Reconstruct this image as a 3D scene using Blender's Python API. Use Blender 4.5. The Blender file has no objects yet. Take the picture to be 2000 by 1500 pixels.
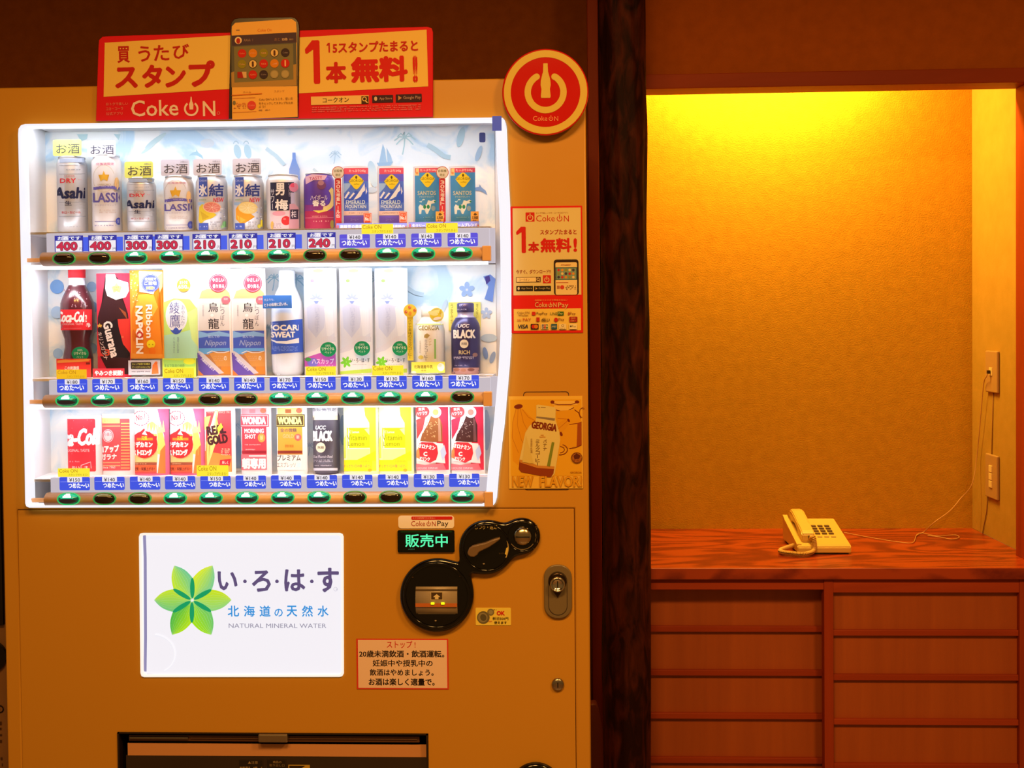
import bpy, bmesh, math, random
from mathutils import Matrix, Vector
random.seed(7)
SC = bpy.context.scene
COL = SC.collection
# ---------------------------------------------------------------- camera
F = 2200.0                       # focal length in pixels of the 2000x1500 frame
CAM = Vector((0.0, 0.0, 1.35))
YAW, PITCH, ROLL = math.atan(0.0407), math.radians(1.17), -0.0095
SHY = -0.035
R3 = (Matrix.Rotation(YAW, 3, 'Z') @ Matrix.Rotation(math.pi/2 - PITCH, 3, 'X') @ Matrix.Rotation(ROLL, 3, 'Z'))
cd = bpy.data.cameras.new('camera'); cam = bpy.data.objects.new('camera', cd); COL.objects.link(cam)
cam.matrix_world = Matrix.Translation(CAM) @ R3.to_4x4()
cd.sensor_fit = 'HORIZONTAL'; cd.sensor_width = 36.0; cd.lens = F/2000*36.0; cd.shift_y = SHY
cd.clip_start = 0.05; cd.clip_end = 50
SC.camera = cam
SC.view_settings.view_transform = 'Standard'; SC.view_settings.look = 'None'
SC.view_settings.exposure = 0.0; SC.view_settings.gamma = 1.0; SC.view_settings.use_curve_mapping = False
try:
    SC.cycles.use_denoising = True; SC.cycles.max_bounces = 8; SC.cycles.transparent_max_bounces = 12
    SC.cycles.sample_clamp_indirect = 6.0; SC.cycles.caustics_reflective = False; SC.cycles.caustics_refractive = False
except Exception: pass
def ray(px, py):
    v = Vector(((px-1000)/F, (750-py+2000*SHY)/F, -1.0))
    return R3 @ v
def at(px, py, Y):               # the point seen at a pixel, on the plane y = Y
    d = ray(px, py); return CAM + d*(Y/d.y)
def atx(px, py, X):
    d = ray(px, py); return CAM + d*(X/d.x)
def atz(px, py, Z):
    d = ray(px, py); return CAM + d*((Z-CAM.z)/d.z)
# ---------------------------------------------------------------- world and lights
w = bpy.data.worlds.new('world'); SC.world = w; w.use_nodes = True
bg = w.node_tree.nodes['Background']; bg.inputs[0].default_value = (1.0, 0.48, 0.12, 1); bg.inputs[1].default_value = 0.20
def area(name, loc, size, power, color, rot=(0,0,0), sizey=None, spread=math.pi):
    l = bpy.data.lights.new(name, 'AREA'); l.energy = power; l.color = color
    l.shape = 'RECTANGLE' if sizey else 'DISK'; l.size = size
    if sizey: l.size_y = sizey
    l.spread = spread
    o = bpy.data.objects.new(name, l); COL.objects.link(o); o.location = loc; o.rotation_euler = rot
    return o
WARM = (1.0, 0.50, 0.13)
area('ceiling_lamp_light', (-0.12, 0.55, 2.62), 0.5, 46, WARM, (0, 0, 0))
area('ceiling_lamp_light', (-0.8, 0.3, 2.62), 0.5, 30, WARM, (0, 0, 0))
area('ceiling_lamp_light', (1.15, 0.70, 2.62), 0.4, 48, WARM, (0, 0, 0))
ALC = (1.0, 0.62, 0.10)
area('alcove_lamp_light', (0.64, 3.35, 2.31), 0.55, 36, ALC, (math.radians(4), 0, 0), 0.08)
DW = (0.93, 0.95, 1.0)
# ---------------------------------------------------------------- materials
def lin(c):
    c = c/255.0
    return c/12.92 if c <= 0.04045 else ((c+0.055)/1.055)**2.4
def rgb(h, k=1.0):
    h = h.lstrip('#'); return tuple(min(1.0, lin(int(h[i:i+2], 16))*k) for i in (0, 2, 4)) + (1.0,)
MC = {}
def mat(col, rough=0.5, metal=0.0, emit=0.0, name=None, spec=0.5, coat=0.0, trans=0.0, ecol=None):
    key = (col, rough, metal, emit, spec, coat, trans, ecol)
    if key in MC: return MC[key]
    m = bpy.data.materials.new(name or 'paint'); m.use_nodes = True
    b = m.node_tree.nodes['Principled BSDF']
    c = rgb(col) if isinstance(col, str) else tuple(col)+(1.0,)
    b.inputs['Base Color'].default_value = c
    b.inputs['Roughness'].default_value = rough; b.inputs['Metallic'].default_value = metal
    b.inputs['Specular IOR Level'].default_value = spec; b.inputs['Coat Weight'].default_value = coat
    b.inputs['Transmission Weight'].default_value = trans
    if emit:
        b.inputs['Emission Color'].default_value = rgb(ecol) if ecol else c
        b.inputs['Emission Strength'].default_value = emit
    # faint procedural wear in the gloss
    n = m.node_tree.nodes.new('ShaderNodeTexNoise'); n.inputs['Scale'].default_value = 40
    r = m.node_tree.nodes.new('ShaderNodeMapRange'); r.inputs['To Min'].default_value = max(0, rough-0.04); r.inputs['To Max'].default_value = rough+0.04
    m.node_tree.links.new(n.outputs['Fac'], r.inputs['Value']); m.node_tree.links.new(r.outputs['Result'], b.inputs['Roughness'])
    MC[key] = m; return m
def ink(col, k=0.84):            # matt printing ink
    return mat(tuple(rgb(col, k)[:3]), 0.6, name='ink', spec=0.2)
def glow(col, s=1.0):            # backlit print
    key = ('glow', col, s)
    if key in MC: return MC[key]
    m = bpy.data.materials.new('backlit'); m.use_nodes = True; nt = m.node_tree
    b = nt.nodes['Principled BSDF']; b.inputs['Base Color'].default_value = rgb(col, .08); b.inputs['Roughness'].default_value = .25
    b.inputs['Emission Color'].default_value = rgb(col); b.inputs['Emission Strength'].default_value = s
    MC[key] = m; return m
def noise_mat(name, c1, c2, scale, rough, bump=0.0, bscale=300, stretch=(1,1,1), detail=6, dist=0.0, coat=0.0, lo=.3, hi=.7, spec=.5):
    m = bpy.data.materials.new(name); m.use_nodes = True; nt = m.node_tree; N = nt.nodes; L = nt.links
    b = N['Principled BSDF']; b.inputs['Roughness'].default_value = rough; b.inputs['Coat Weight'].default_value = coat
    b.inputs['Specular IOR Level'].default_value = spec
    tc = N.new('ShaderNodeTexCoord'); mp = N.new('ShaderNodeMapping'); mp.inputs['Scale'].default_value = stretch
    L.new(tc.outputs['Object'], mp.inputs['Vector'])
    n = N.new('ShaderNodeTexNoise'); n.inputs['Scale'].default_value = scale; n.inputs['Detail'].default_value = detail; n.inputs['Distortion'].default_value = dist
    L.new(mp.outputs['Vector'], n.inputs['Vector'])
    cr = N.new('ShaderNodeValToRGB'); cr.color_ramp.elements[0].color = tuple(c1)+(1,); cr.color_ramp.elements[1].color = tuple(c2)+(1,)
    cr.color_ramp.elements[0].position = lo; cr.color_ramp.elements[1].position = hi
    L.new(n.outputs['Fac'], cr.inputs['Fac']); L.new(cr.outputs['Color'], b.inputs['Base Color'])
    if bump:
        n2 = N.new('ShaderNodeTexNoise'); n2.inputs['Scale'].default_value = bscale; n2.inputs['Detail'].default_value = 4
        L.new(mp.outputs['Vector'], n2.inputs['Vector'])
        bp = N.new('ShaderNodeBump'); bp.inputs['Strength'].default_value = bump; bp.inputs['Distance'].default_value = 0.002
        L.new(n2.outputs['Fac'], bp.inputs['Height']); L.new(bp.outputs['Normal'], b.inputs['Normal'])
    return m
def wood_rings(name, c1, c2, scale=9, rough=.3, coat=.3):
    m = bpy.data.materials.new(name); m.use_nodes = True; nt = m.node_tree; N = nt.nodes; L = nt.links
    b = N['Principled BSDF']; b.inputs['Roughness'].default_value = rough; b.inputs['Coat Weight'].default_value = coat; b.inputs['Coat Roughness'].default_value = .2
    tc = N.new('ShaderNodeTexCoord'); mp = N.new('ShaderNodeMapping'); mp.inputs['Scale'].default_value = (.55, 2.0, 1.0)
    L.new(tc.outputs['Object'], mp.inputs['Vector'])
    n = N.new('ShaderNodeTexNoise'); n.inputs['Scale'].default_value = 2.3; n.inputs['Detail'].default_value = 3; n.inputs['Distortion'].default_value = .8
    L.new(mp.outputs['Vector'], n.inputs['Vector'])
    mu = N.new('ShaderNodeMath'); mu.operation = 'MULTIPLY'; mu.inputs[1].default_value = scale*3.0
    L.new(n.outputs['Fac'], mu.inputs[0])
    sn = N.new('ShaderNodeMath'); sn.operation = 'SINE'; mu2 = N.new('ShaderNodeMath'); mu2.operation = 'MULTIPLY'; mu2.inputs[1].default_value = 2.2
    L.new(mu.outputs[0], mu2.inputs[0]); L.new(mu2.outputs[0], sn.inputs[0])
    fn = N.new('ShaderNodeTexNoise'); fn.inputs['Scale'].default_value = 120; fn.inputs['Detail'].default_value = 2
    L.new(mp.outputs['Vector'], fn.inputs['Vector'])
    ad = N.new('ShaderNodeMath'); ad.operation = 'ADD'; L.new(sn.outputs[0], ad.inputs[0]); L.new(fn.outputs['Fac'], ad.inputs[1])
    cr = N.new('ShaderNodeValToRGB'); cr.color_ramp.elements[0].color = tuple(c1)+(1,); cr.color_ramp.elements[1].color = tuple(c2)+(1,)
    cr.color_ramp.elements[0].position = 0.0; cr.color_ramp.elements[1].position = .75
    mr = N.new('ShaderNodeMapRange'); mr.inputs['From Min'].default_value = -.6; mr.inputs['From Max'].default_value = 1.6
    L.new(ad.outputs[0], mr.inputs['Value']); L.new(mr.outputs['Result'], cr.inputs['Fac']); L.new(cr.outputs['Color'], b.inputs['Base Color'])
    return m
# ---------------------------------------------------------------- builders
def link(name, me, m=None, parent=None, smooth=False):
    o = bpy.data.objects.new(name, me); COL.objects.link(o)
    if m is not None and not me.materials: me.materials.append(m)
    if parent is not None: o.parent = parent; o.matrix_parent_inverse = Matrix.Identity(4)
    if smooth:
        for p in me.polygons: p.use_smooth = True
    return o
def tag(o, label=None, cat=None, group=None, kind=None):
    if label: o['label'] = label
    if cat: o['category'] = cat
    if group: o['group'] = group
    if kind: o['kind'] = kind
    return o
def empty(name, loc=(0,0,0)):
    o = bpy.data.objects.new(name, None); COL.objects.link(o); o.location = loc; o.empty_display_size = .05; return o
def org(parent):
    v = Vector((0,0,0)); p = parent
    while p is not None: v += Vector(p.location); p = p.parent
    return v
def mesh(name, V, Fc, m, parent=None, smooth=False, loc=None):
    """vertices in world space; stored relative to the object's own origin"""
    base = org(parent) if parent is not None else Vector((0,0,0))
    o0 = Vector(loc) if loc is not None else base
    me = bpy.data.meshes.new(name); me.from_pydata([tuple(Vector(v)-o0) for v in V], [], Fc); me.update()
    o = link(name, me, m, parent, smooth); o.location = o0-base
    return o
def fixn(o):
    bm = bmesh.new(); bm.from_mesh(o.data); bmesh.ops.recalc_face_normals(bm, faces=bm.faces); bm.to_mesh(o.data); bm.free(); return o
def box(name, a, b, m, parent=None, bev=0.0, bevseg=2, loc=None):
    x0,y0,z0 = [min(a[i],b[i]) for i in range(3)]; x1,y1,z1 = [max(a[i],b[i]) for i in range(3)]
    V = [(x0,y0,z0),(x1,y0,z0),(x1,y1,z0),(x0,y1,z0),(x0,y0,z1),(x1,y0,z1),(x1,y1,z1),(x0,y1,z1)]
    Fc = [(0,3,2,1),(4,5,6,7),(0,1,5,4),(1,2,6,5),(2,3,7,6),(3,0,4,7)]
    if loc is None and parent is None: loc = ((x0+x1)/2, (y0+y1)/2, z0)
    o = mesh(name, V, Fc, m, parent, loc=loc)
    if bev:
        bm = bmesh.new(); bm.from_mesh(o.data)
        bmesh.ops.bevel(bm, geom=bm.edges[:], offset=bev, segments=bevseg, affect='EDGES', profile=.5)
        bm.to_mesh(o.data); bm.free()
        for p in o.data.polygons: p.use_smooth = False
    return o
def boxes(name, lst, m, parent=None, loc=None):
    V = []; Fc = []
    for a, b in lst:
        x0,y0,z0 = [min(a[i],b[i]) for i in range(3)]; x1,y1,z1 = [max(a[i],b[i]) for i in range(3)]; k = len(V)
        V += [(x0,y0,z0),(x1,y0,z0),(x1,y1,z0),(x0,y1,z0),(x0,y0,z1),(x1,y0,z1),(x1,y1,z1),(x0,y1,z1)]
        Fc += [tuple(k+i for i in f) for f in ((0,3,2,1),(4,5,6,7),(0,1,5,4),(1,2,6,5),(2,3,7,6),(3,0,4,7))]
    return mesh(name, V, Fc, m, parent, loc=loc)
def rrect(x0, z0, x1, z1, r, n=5):
    r = min(r, (x1-x0)/2, (z1-z0)/2)
    pts = []
    for cx, cz, a0 in ((x1-r, z1-r, 0), (x0+r, z1-r, 90), (x0+r, z0+r, 180), (x1-r, z0+r, 270)):
        for i in range(n+1):
            a = math.radians(a0+90*i/n); pts.append((cx+r*math.cos(a), cz+r*math.sin(a)))
    return pts
def plate(name, outer, holes, Y0, Y1, m, parent=None, bev=0.0, loc=None):
    """solid plate in the XZ plane, front at Y0, back at Y1, made from outlines"""
    c = bpy.data.curves.new(name, 'CURVE'); c.dimensions = '2D'; c.fill_mode = 'BOTH'
    for poly in [outer]+list(holes):
        s = c.splines.new('POLY'); s.points.add(len(poly)-1)
        for p, q in zip(s.points, poly): p.co = (q[0], q[1], 0, 1)
        s.use_cyclic_u = True
    c.extrude = max(1e-5, (Y1-Y0)/2-bev); c.bevel_depth = bev; c.bevel_resolution = 1; c.offset = -bev
    o = bpy.data.objects.new(name, c); COL.objects.link(o)
    me = bpy.data.meshes.new_from_object(o.evaluated_get(bpy.context.evaluated_depsgraph_get()))
    bpy.data.objects.remove(o); bpy.data.curves.remove(c)
    base = org(parent) if parent is not None else Vector((0,0,0)); o0 = Vector(loc) if loc is not None else base
    ym = (Y0+Y1)/2
    for v in me.vertices:
        x, y, z = v.co; v.co = (x-o0.x, ym - z - o0.y, y-o0.z)
    me.materials.clear()
    ob = link(name, me, m, parent); ob.location = o0-base; return ob
def lathe(name, prof, m, parent, cx, cy, cz, seg=40, smooth=True, mats=None):
    """prof: list of (r, z[, material index]) from bottom to top"""
    V = []; Fc = []; MI = []
    for p in prof:
        for i in range(seg):
            a = 2*math.pi*i/seg; V.append((cx+p[0]*math.cos(a), cy+p[0]*math.sin(a), cz+p[1]))
    for j in range(len(prof)-1):
        for i in range(seg):
            k = (i+1) % seg; Fc.append((j*seg+i, j*seg+k, (j+1)*seg+k, (j+1)*seg+i)); MI.append(prof[j][2] if len(prof[j]) > 2 else 0)
    Fc.append(tuple(range(seg))[::-1]); MI.append(MI[0]); Fc.append(tuple((len(prof)-1)*seg+i for i in range(seg))); MI.append(MI[-2])
    o = mesh(name, V, Fc, m, parent)
    if mats:
        o.data.materials.clear()
        for q in mats: o.data.materials.append(q)
    for p, mi in zip(o.data.polygons, MI):
        p.material_index = mi if mats else 0
        if smooth and len(p.vertices) == 4: p.use_smooth = True
    return o
def tube(name, pts, r, m, parent=None, seg=8, loc=None, close=False, rad=None):
    """round bar swept along points"""
    P = [Vector(p) for p in pts]; V = []; Fc = []
    up = Vector((0,0,1))
    for i, p in enumerate(P):
        t = (P[min(i+1, len(P)-1)]-P[max(i-1, 0)]).normalized()
        a = t.cross(up)
        if a.length < 1e-3: a = t.cross(Vector((1,0,0)))
        a.normalize(); b = t.cross(a).normalized(); rr = rad[i] if rad else r
        for k in range(seg):
            an = 2*math.pi*k/seg; V.append(p+a*rr*math.cos(an)+b*rr*math.sin(an))
    for i in range(len(P)-1):
        for k in range(seg):
            k2 = (k+1) % seg; Fc.append((i*seg+k, i*seg+k2, (i+1)*seg+k2, (i+1)*seg+k))
    Fc.append(tuple(range(seg))[::-1]); Fc.append(tuple((len(P)-1)*seg+i for i in range(seg)))
    return fixn(mesh(name, V, Fc, m, parent, True, loc))
def spline(pts, n=8):
    P = [Vector(p) for p in pts]; out = []
    for i in range(len(P)-1):
        p0 = P[max(i-1, 0)]; p1 = P[i]; p2 = P[i+1]; p3 = P[min(i+2, len(P)-1)]
        for k in range(n):
            t = k/n; out.append(.5*((2*p1)+(-p0+p2)*t+(2*p0-5*p1+4*p2-p3)*t*t+(-p0+3*p1-3*p2+p3)*t**3))
    out.append(P[-1]); return out
# ---------------------------------------------------------------- printing: words and marks as thin meshes
TC = {}
def glyphs(s, shear=0.0, space=1.0, line=1.0):
    key = (s, shear, space, line)
    if key in TC: return TC[key]
    c = bpy.data.curves.new('t', 'FONT'); c.body = s; c.resolution_u = 2; c.shear = shear; c.space_character = space; c.space_line = line
    c.align_x = 'CENTER' if '\n' in s else 'LEFT'
    o = bpy.data.objects.new('t', c); COL.objects.link(o)
    me = bpy.data.meshes.new_from_object(o.evaluated_get(bpy.context.evaluated_depsgraph_get()))
    V = [(v.co.x, v.co.y) for v in me.vertices]; Fc = [tuple(p.vertices) for p in me.polygons]
    bpy.data.objects.remove(o); bpy.data.curves.remove(c); bpy.data.meshes.remove(me)
    if not V: V = [(0,0),(1,0),(1,1)]; Fc = [(0,1,2)]
    x0 = min(v[0] for v in V); x1 = max(v[0] for v in V); y0 = min(v[1] for v in V); y1 = max(v[1] for v in V)
    TC[key] = (V, Fc, x0, y0, max(x1-x0, 1e-6), max(y1-y0, 1e-6)); return TC[key]
class Print:
    """flat artwork drawn in photograph pixels; each element lands on the plane Y, upright in the world"""
    def __init__(s, Y, inkf=ink, step=.00003):
        s.Y = Y; s.k = Y/F; s.V = []; s.F = []; s.M = []; s.mats = []; s.n = 0; s.step = step; s.inkf = inkf; s.tilt = 0.0; s.tc = None
    def mi(s, col):
        m = s.inkf(col) if isinstance(col, str) else col
        if m not in s.mats: s.mats.append(m)
        return s.mats.index(m)
    def add(s, cx, cy, V, Fc, col, dz=None):
        """V: px offsets (x right, y up) about the pixel (cx, cy)"""
        c = at(cx, cy, s.Y); i0 = len(s.V); k = s.k; ca, sa = math.cos(s.tilt), math.sin(s.tilt)
        for i, (x, y) in enumerate(V): s.V.append((c.x+(x*ca-y*sa)*k, c.z+(x*sa+y*ca)*k, s.n*s.step+(dz[i] if dz else 0)))
        m = s.mi(col)
        for f in Fc: s.F.append(tuple(i0+i for i in f)); s.M.append(m)
        s.n += 1
    def rect(s, x0, y0, x1, y1, col, r=0, rot=0):
        w, h = (x1-x0)/2, (y1-y0)/2
        P = rrect(-w, -h, w, h, r, 3) if r else [(-w,-h),(w,-h),(w,h),(-w,h)]
        P = s.rot(P, rot); s.add((x0+x1)/2, (y0+y1)/2, P, [tuple(range(len(P)))], col)
    def rot(s, P, a):
        if not a: return P
        a = math.radians(a); return [(x*math.cos(a)-y*math.sin(a), x*math.sin(a)+y*math.cos(a)) for x, y in P]
    def ell(s, cx, cy, rx, ry, col, rot=0, n=24):
        P = s.rot([(rx*math.cos(2*math.pi*i/n), ry*math.sin(2*math.pi*i/n)) for i in range(n)], rot)
        s.add(cx, cy, P, [tuple(range(n))], col)
    def ring(s, cx, cy, r, w, col, ry=None, a0=0, a1=360, n=36):
        ry = ry or r; V = []; Fc = []
        for i in range(n+1):
            a = math.radians(a0+(a1-a0)*i/n)
            V += [(r*math.cos(a), ry*math.sin(a)), ((r-w)*math.cos(a), (ry-w)*math.sin(a))]
            if i: Fc.append((2*i-2, 2*i, 2*i+1, 2*i-1))
        s.add(cx, cy, V, Fc, col)
    def poly(s, pts, col):
        cx = sum(p[0] for p in pts)/len(pts); cy = sum(p[1] for p in pts)/len(pts)
        s.add(cx, cy, [(p[0]-cx, cy-p[1]) for p in pts], [tuple(range(len(pts)))], col)
    def line(s, pts, w, col):
        V = []; Fc = []; cx, cy = pts[0]
        for i, p in enumerate(pts):
            a = pts[max(i-1,0)]; b = pts[min(i+1,len(pts)-1)]; dx, dy = b[0]-a[0], b[1]-a[1]; l = math.hypot(dx, dy) or 1
            nx, ny = -dy/l*w/2, dx/l*w/2
            V += [(p[0]+nx-cx, cy-p[1]-ny), (p[0]-nx-cx, cy-p[1]+ny)]
            if i: Fc.append((2*i-2, 2*i-1, 2*i+1, 2*i))
        s.add(cx, cy, V, Fc, col)
    def text(s, t, x0, y0, x1, y1, col, bold=.012, rot=0, shear=0.0, space=1.0):
        """words fitted to the pixel box (before turning by rot about its middle)"""
        V, Fc, ax, ay, aw, ah = glyphs(t, shear, space); w, h = x1-x0, y1-y0
        rows = 1 + t.count('\n')
        b = max(0.0, bold)*h/rows*1.15 if h/rows > 5 else 0.0; w -= 2*b; h -= 2*b
        B = [((x-ax)/aw*w-w/2, (y-ay)/ah*h-h/2) for x, y in V]
        n = 0 if b < .06 else (4 if b < .35 else 8); P = list(B) if n == 0 else []; dz = [0.0]*len(P); FF = list(Fc) if n == 0 else []
        for q in range(n):           # heavier strokes: the same letters laid side by side
            a = 2*math.pi*(q+.5)/n; k = len(P); P += [(x+b*math.cos(a), y+b*math.sin(a)) for x, y in B]; dz += [q*3e-6]*len(B); FF += [tuple(k+i for i in f) for f in Fc]
        s.add((x0+x1)/2, (y0+y1)/2, s.rot(P, rot), FF, col, dz)
    def vtext(s, t, x0, y0, x1, y1, col, bold=.012):
        n = len(t); h = (y1-y0)/n
        for i, ch in enumerate(t):
            a = .2 if ch in 'ーー〜' else .04
            if ch in 'ー〜': s.rect((x0+x1)/2-(x1-x0)*.07, y0+i*h+h*.1, (x0+x1)/2+(x1-x0)*.07, y0+i*h+h*.9, col)
            else: s.text(ch, x0, y0+i*h+h*a, x1, y0+(i+1)*h-h*a, col, bold)
    def blur(s, x0, y0, x1, y1, col, rows=1, seed=0, dens=.75):
        """lines of print too small to read in the photograph"""
        rn = random.Random(int(x0*7+y0*13+seed)); h = (y1-y0)/rows
        V = []; Fc = []; cx, cy = (x0+x1)/2, (y0+y1)/2
        for r in range(rows):
            x = x0; yt = y0+r*h+h*.15; yb = y0+(r+1)*h-h*.15
            while x < x1-.4:
                w = min(rn.uniform(.45, 1.0)*(yb-yt), x1-x)
                if rn.random() < dens:
                    a = yt+rn.uniform(0, .3)*(yb-yt); b = yb-rn.uniform(0, .3)*(yb-yt); k = len(V)
                    V += [(x-cx, cy-b), (x+w*.8-cx, cy-b), (x+w*.8-cx, cy-a), (x-cx, cy-a)]; Fc.append((k,k+1,k+2,k+3))
                x += w*1.05
        if V: s.add(cx, cy, V, Fc, col)
    def build(s, name, parent, surf=None, cutx=None, cutz=None, off=.0004, clip=None):
        """surf(x, z) -> world y of the printed surface (None: the flat plane)"""
        base = org(parent)
        bm = bmesh.new(); lay = bm.verts.layers.float.new('d'); vs = []
        for x, z, d in s.V:
            v = bm.verts.new((x, 0, z)); v[lay] = d; vs.append(v)
        for f, mi in zip(s.F, s.M):
            try: q = bm.faces.new([vs[i] for i in f]); q.material_index = mi
            except ValueError: pass
        if surf:
            if any(len(f.verts) > 4 for f in bm.faces): bmesh.ops.triangulate(bm, faces=[f for f in bm.faces if len(f.verts) > 4])
            for x in (cutx or []): bmesh.ops.bisect_plane(bm, geom=bm.verts[:]+bm.edges[:]+bm.faces[:], plane_co=(x,0,0), plane_no=(1,0,0), dist=1e-7)
            for z in (cutz or []): bmesh.ops.bisect_plane(bm, geom=bm.verts[:]+bm.edges[:]+bm.faces[:], plane_co=(0,0,z), plane_no=(0,0,1), dist=1e-7)
        if clip:
            bmesh.ops.delete(bm, geom=[f for f in bm.faces if not clip[0] < f.calc_center_bounds().x < clip[1]], context='FACES')
        for v in bm.verts:
            x, _, z = v.co; y = s.Y
            if surf:                 # lay the print on the rounded surface where its pixel falls
                X, Z = x, z
                for _i in range(4): y = surf(X, Z); X = x*y/s.Y; Z = CAM.z+(z-CAM.z)*y/s.Y
                x, z = X, Z
            y -= off + v[lay]
            v.co = (x-base.x, y-base.y, z-base.z)
        bm.normal_update()
        for f in bm.faces:
            if f.normal.y > 0: f.normal_flip()
        me = bpy.data.meshes.new(name); bm.to_mesh(me); bm.free()
        for m in s.mats: me.materials.append(m)
        return link(name, me, None, parent)
# ================================================================ the setting
WY = 3.07                                   # wall plane
CY0, CY1 = 2.95, 3.52                       # counter front edge, alcove back wall
CZ = 0.71                                   # counter top
AX0, AX1 = 0.16, at(1899, 700, CY1).x       # alcove side walls
LZ0 = at(1500, 169.5, 3.03).z; LZ1 = at(1500, 141, 3.03).z
plaster = noise_mat('plaster', (.43,.225,.014), (.50,.265,.018), 35, .9, .5, 260, spec=.15)
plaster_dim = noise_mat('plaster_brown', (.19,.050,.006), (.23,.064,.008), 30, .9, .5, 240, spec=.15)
side_pl = noise_mat('cream_wallboard', (.42,.25,.04), (.47,.28,.05), 20, .85, .2, 300, spec=.15)
redwood = noise_mat('red_timber', (.24,.030,.008), (.33,.046,.012), 14, .5, .1, 200, (1,1,.12), 5, .6, 0, spec=.15)
redwood_h = noise_mat('red_timber_rail', (.26,.034,.009), (.36,.054,.014), 14, .5, .1, 200, (.12,1,1), 5, .6, 0, spec=.15)
counterwood = wood_rings('polished_counter_timber', (.15,.012,.004), (.36,.048,.008), 9, .3, .15)
plyv = noise_mat('pale_veneer', (.31,.062,.008), (.37,.079,.010), 30, .55, .12, 200, (1,1,.05), 6, .4, .0)
floorm = noise_mat('floor_tile', (.16,.10,.06), (.22,.14,.09), 8, .35, 0)
tag(box('floor', (-3,-.6,-.05), (3,3.7,0), floorm), kind='structure')
tag(box('ceiling', (-3,-.6,2.66), (3,3.7,2.72), plaster_dim), kind='structure')
tag(boxes('wall_back', [((-3,WY,0),(AX0,WY+.1,2.66)), ((AX1+.05,WY,0),(3,WY+.1,2.66))], plaster_dim, loc=(0,WY,0)), kind='structure')
tag(box('wall_upper', (AX0,WY+.0005,LZ0+.03), (AX1+.05,WY+.08,2.66), noise_mat('plaster_brown_lit', (.38,.092,.008), (.44,.108,.010), 30, .9, .5, 240, spec=.15)), kind='structure')  # same brown plaster as wall_back; extra light on this bay baked into colour
tag(box('wall_alcove', (AX0-.02,CY1,0), (AX1+.02,CY1+.06,2.66), plaster), kind='structure')
tag(box('wall_right', (AX1,3.085,CZ), (AX1+.045,CY1,2.5), side_pl), kind='structure')
tag(box('wall_left', (AX0-.05,WY,0), (AX0,CY1,2.5), side_pl), kind='structure')
tag(box('ceiling_alcove', (AX0,WY+.08,2.42), (AX1,CY1,2.47), side_pl), kind='structure')
tag(box('trim_1', (AX0,3.03,LZ0), (3,3.115,LZ1), redwood_h, bev=.002), kind='structure')          # lintel
tx0 = at(1147, 100, 3.05).x; tx1 = at(1168, 100, 3.05).x
tag(box('trim_2', (tx0,3.04,0), (tx1,WY,2.66), redwood, bev=.002), kind='structure')
jx = at(1991, 700, 3.085).x
tag(box('trim_3', (jx,3.0,0), (jx+.09,3.11,LZ0), redwood, bev=.002), kind='structure')
# ================================================================ log post
def log_post():
    xc = (at(1172,750,2.85).x+at(1264,750,2.85).x)/2; r0 = (at(1264,750,2.85).x-at(1172,750,2.85).x)/2
    rn = random.Random(3); nz, na = 150, 64; V = []; Fc = []
    kn = [(rn.uniform(0,2*math.pi), rn.uniform(0,2.66), rn.uniform(.03,.09), rn.uniform(-.0035,.004)) for _ in range(90)]
    fl = [rn.uniform(-1,1) for _ in range(40)]
    for j in range(nz+1):
        z = 2.66*j/nz
        for i in range(na):
            a = 2*math.pi*i/na
            r = r0*(1+.012*math.sin(z*2.1)+.008*math.sin(3*a+z*1.7)) + .0012*math.sin(9*a+4*math.sin(z*3.2)) + .0008*math.sin(17*a+6*math.sin(z*2.3+1))
            for ka, kz, ks, kh in kn:
                da = (a-ka+math.pi) % (2*math.pi)-math.pi; d2 = (da*r0/ks*2.4)**2+((z-kz)/ks)**2
                if d2 < 6: r += kh*math.exp(-d2)
            V.append((xc+.004*math.sin(z*1.3)+r*math.cos(a), 2.85+r*math.sin(a), z))
    for j in range(nz):
        for i in range(na):
            k = (i+1) % na; Fc.append((j*na+i, j*na+k, (j+1)*na+k, (j+1)*na+i))
    m = noise_mat('dark_bark', (.014,.002,.001), (.078,.014,.005), 30, .62, 1.0, 110, (1,1,.3), 12, 1.0, 0, .40, .70, spec=.12)
    o = mesh('log_post', V, Fc, m, smooth=True, loc=(xc,2.85,0))
    return tag(o, 'dark brown round log post standing between the vending machine and the alcove', 'post')
log_post()
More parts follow.
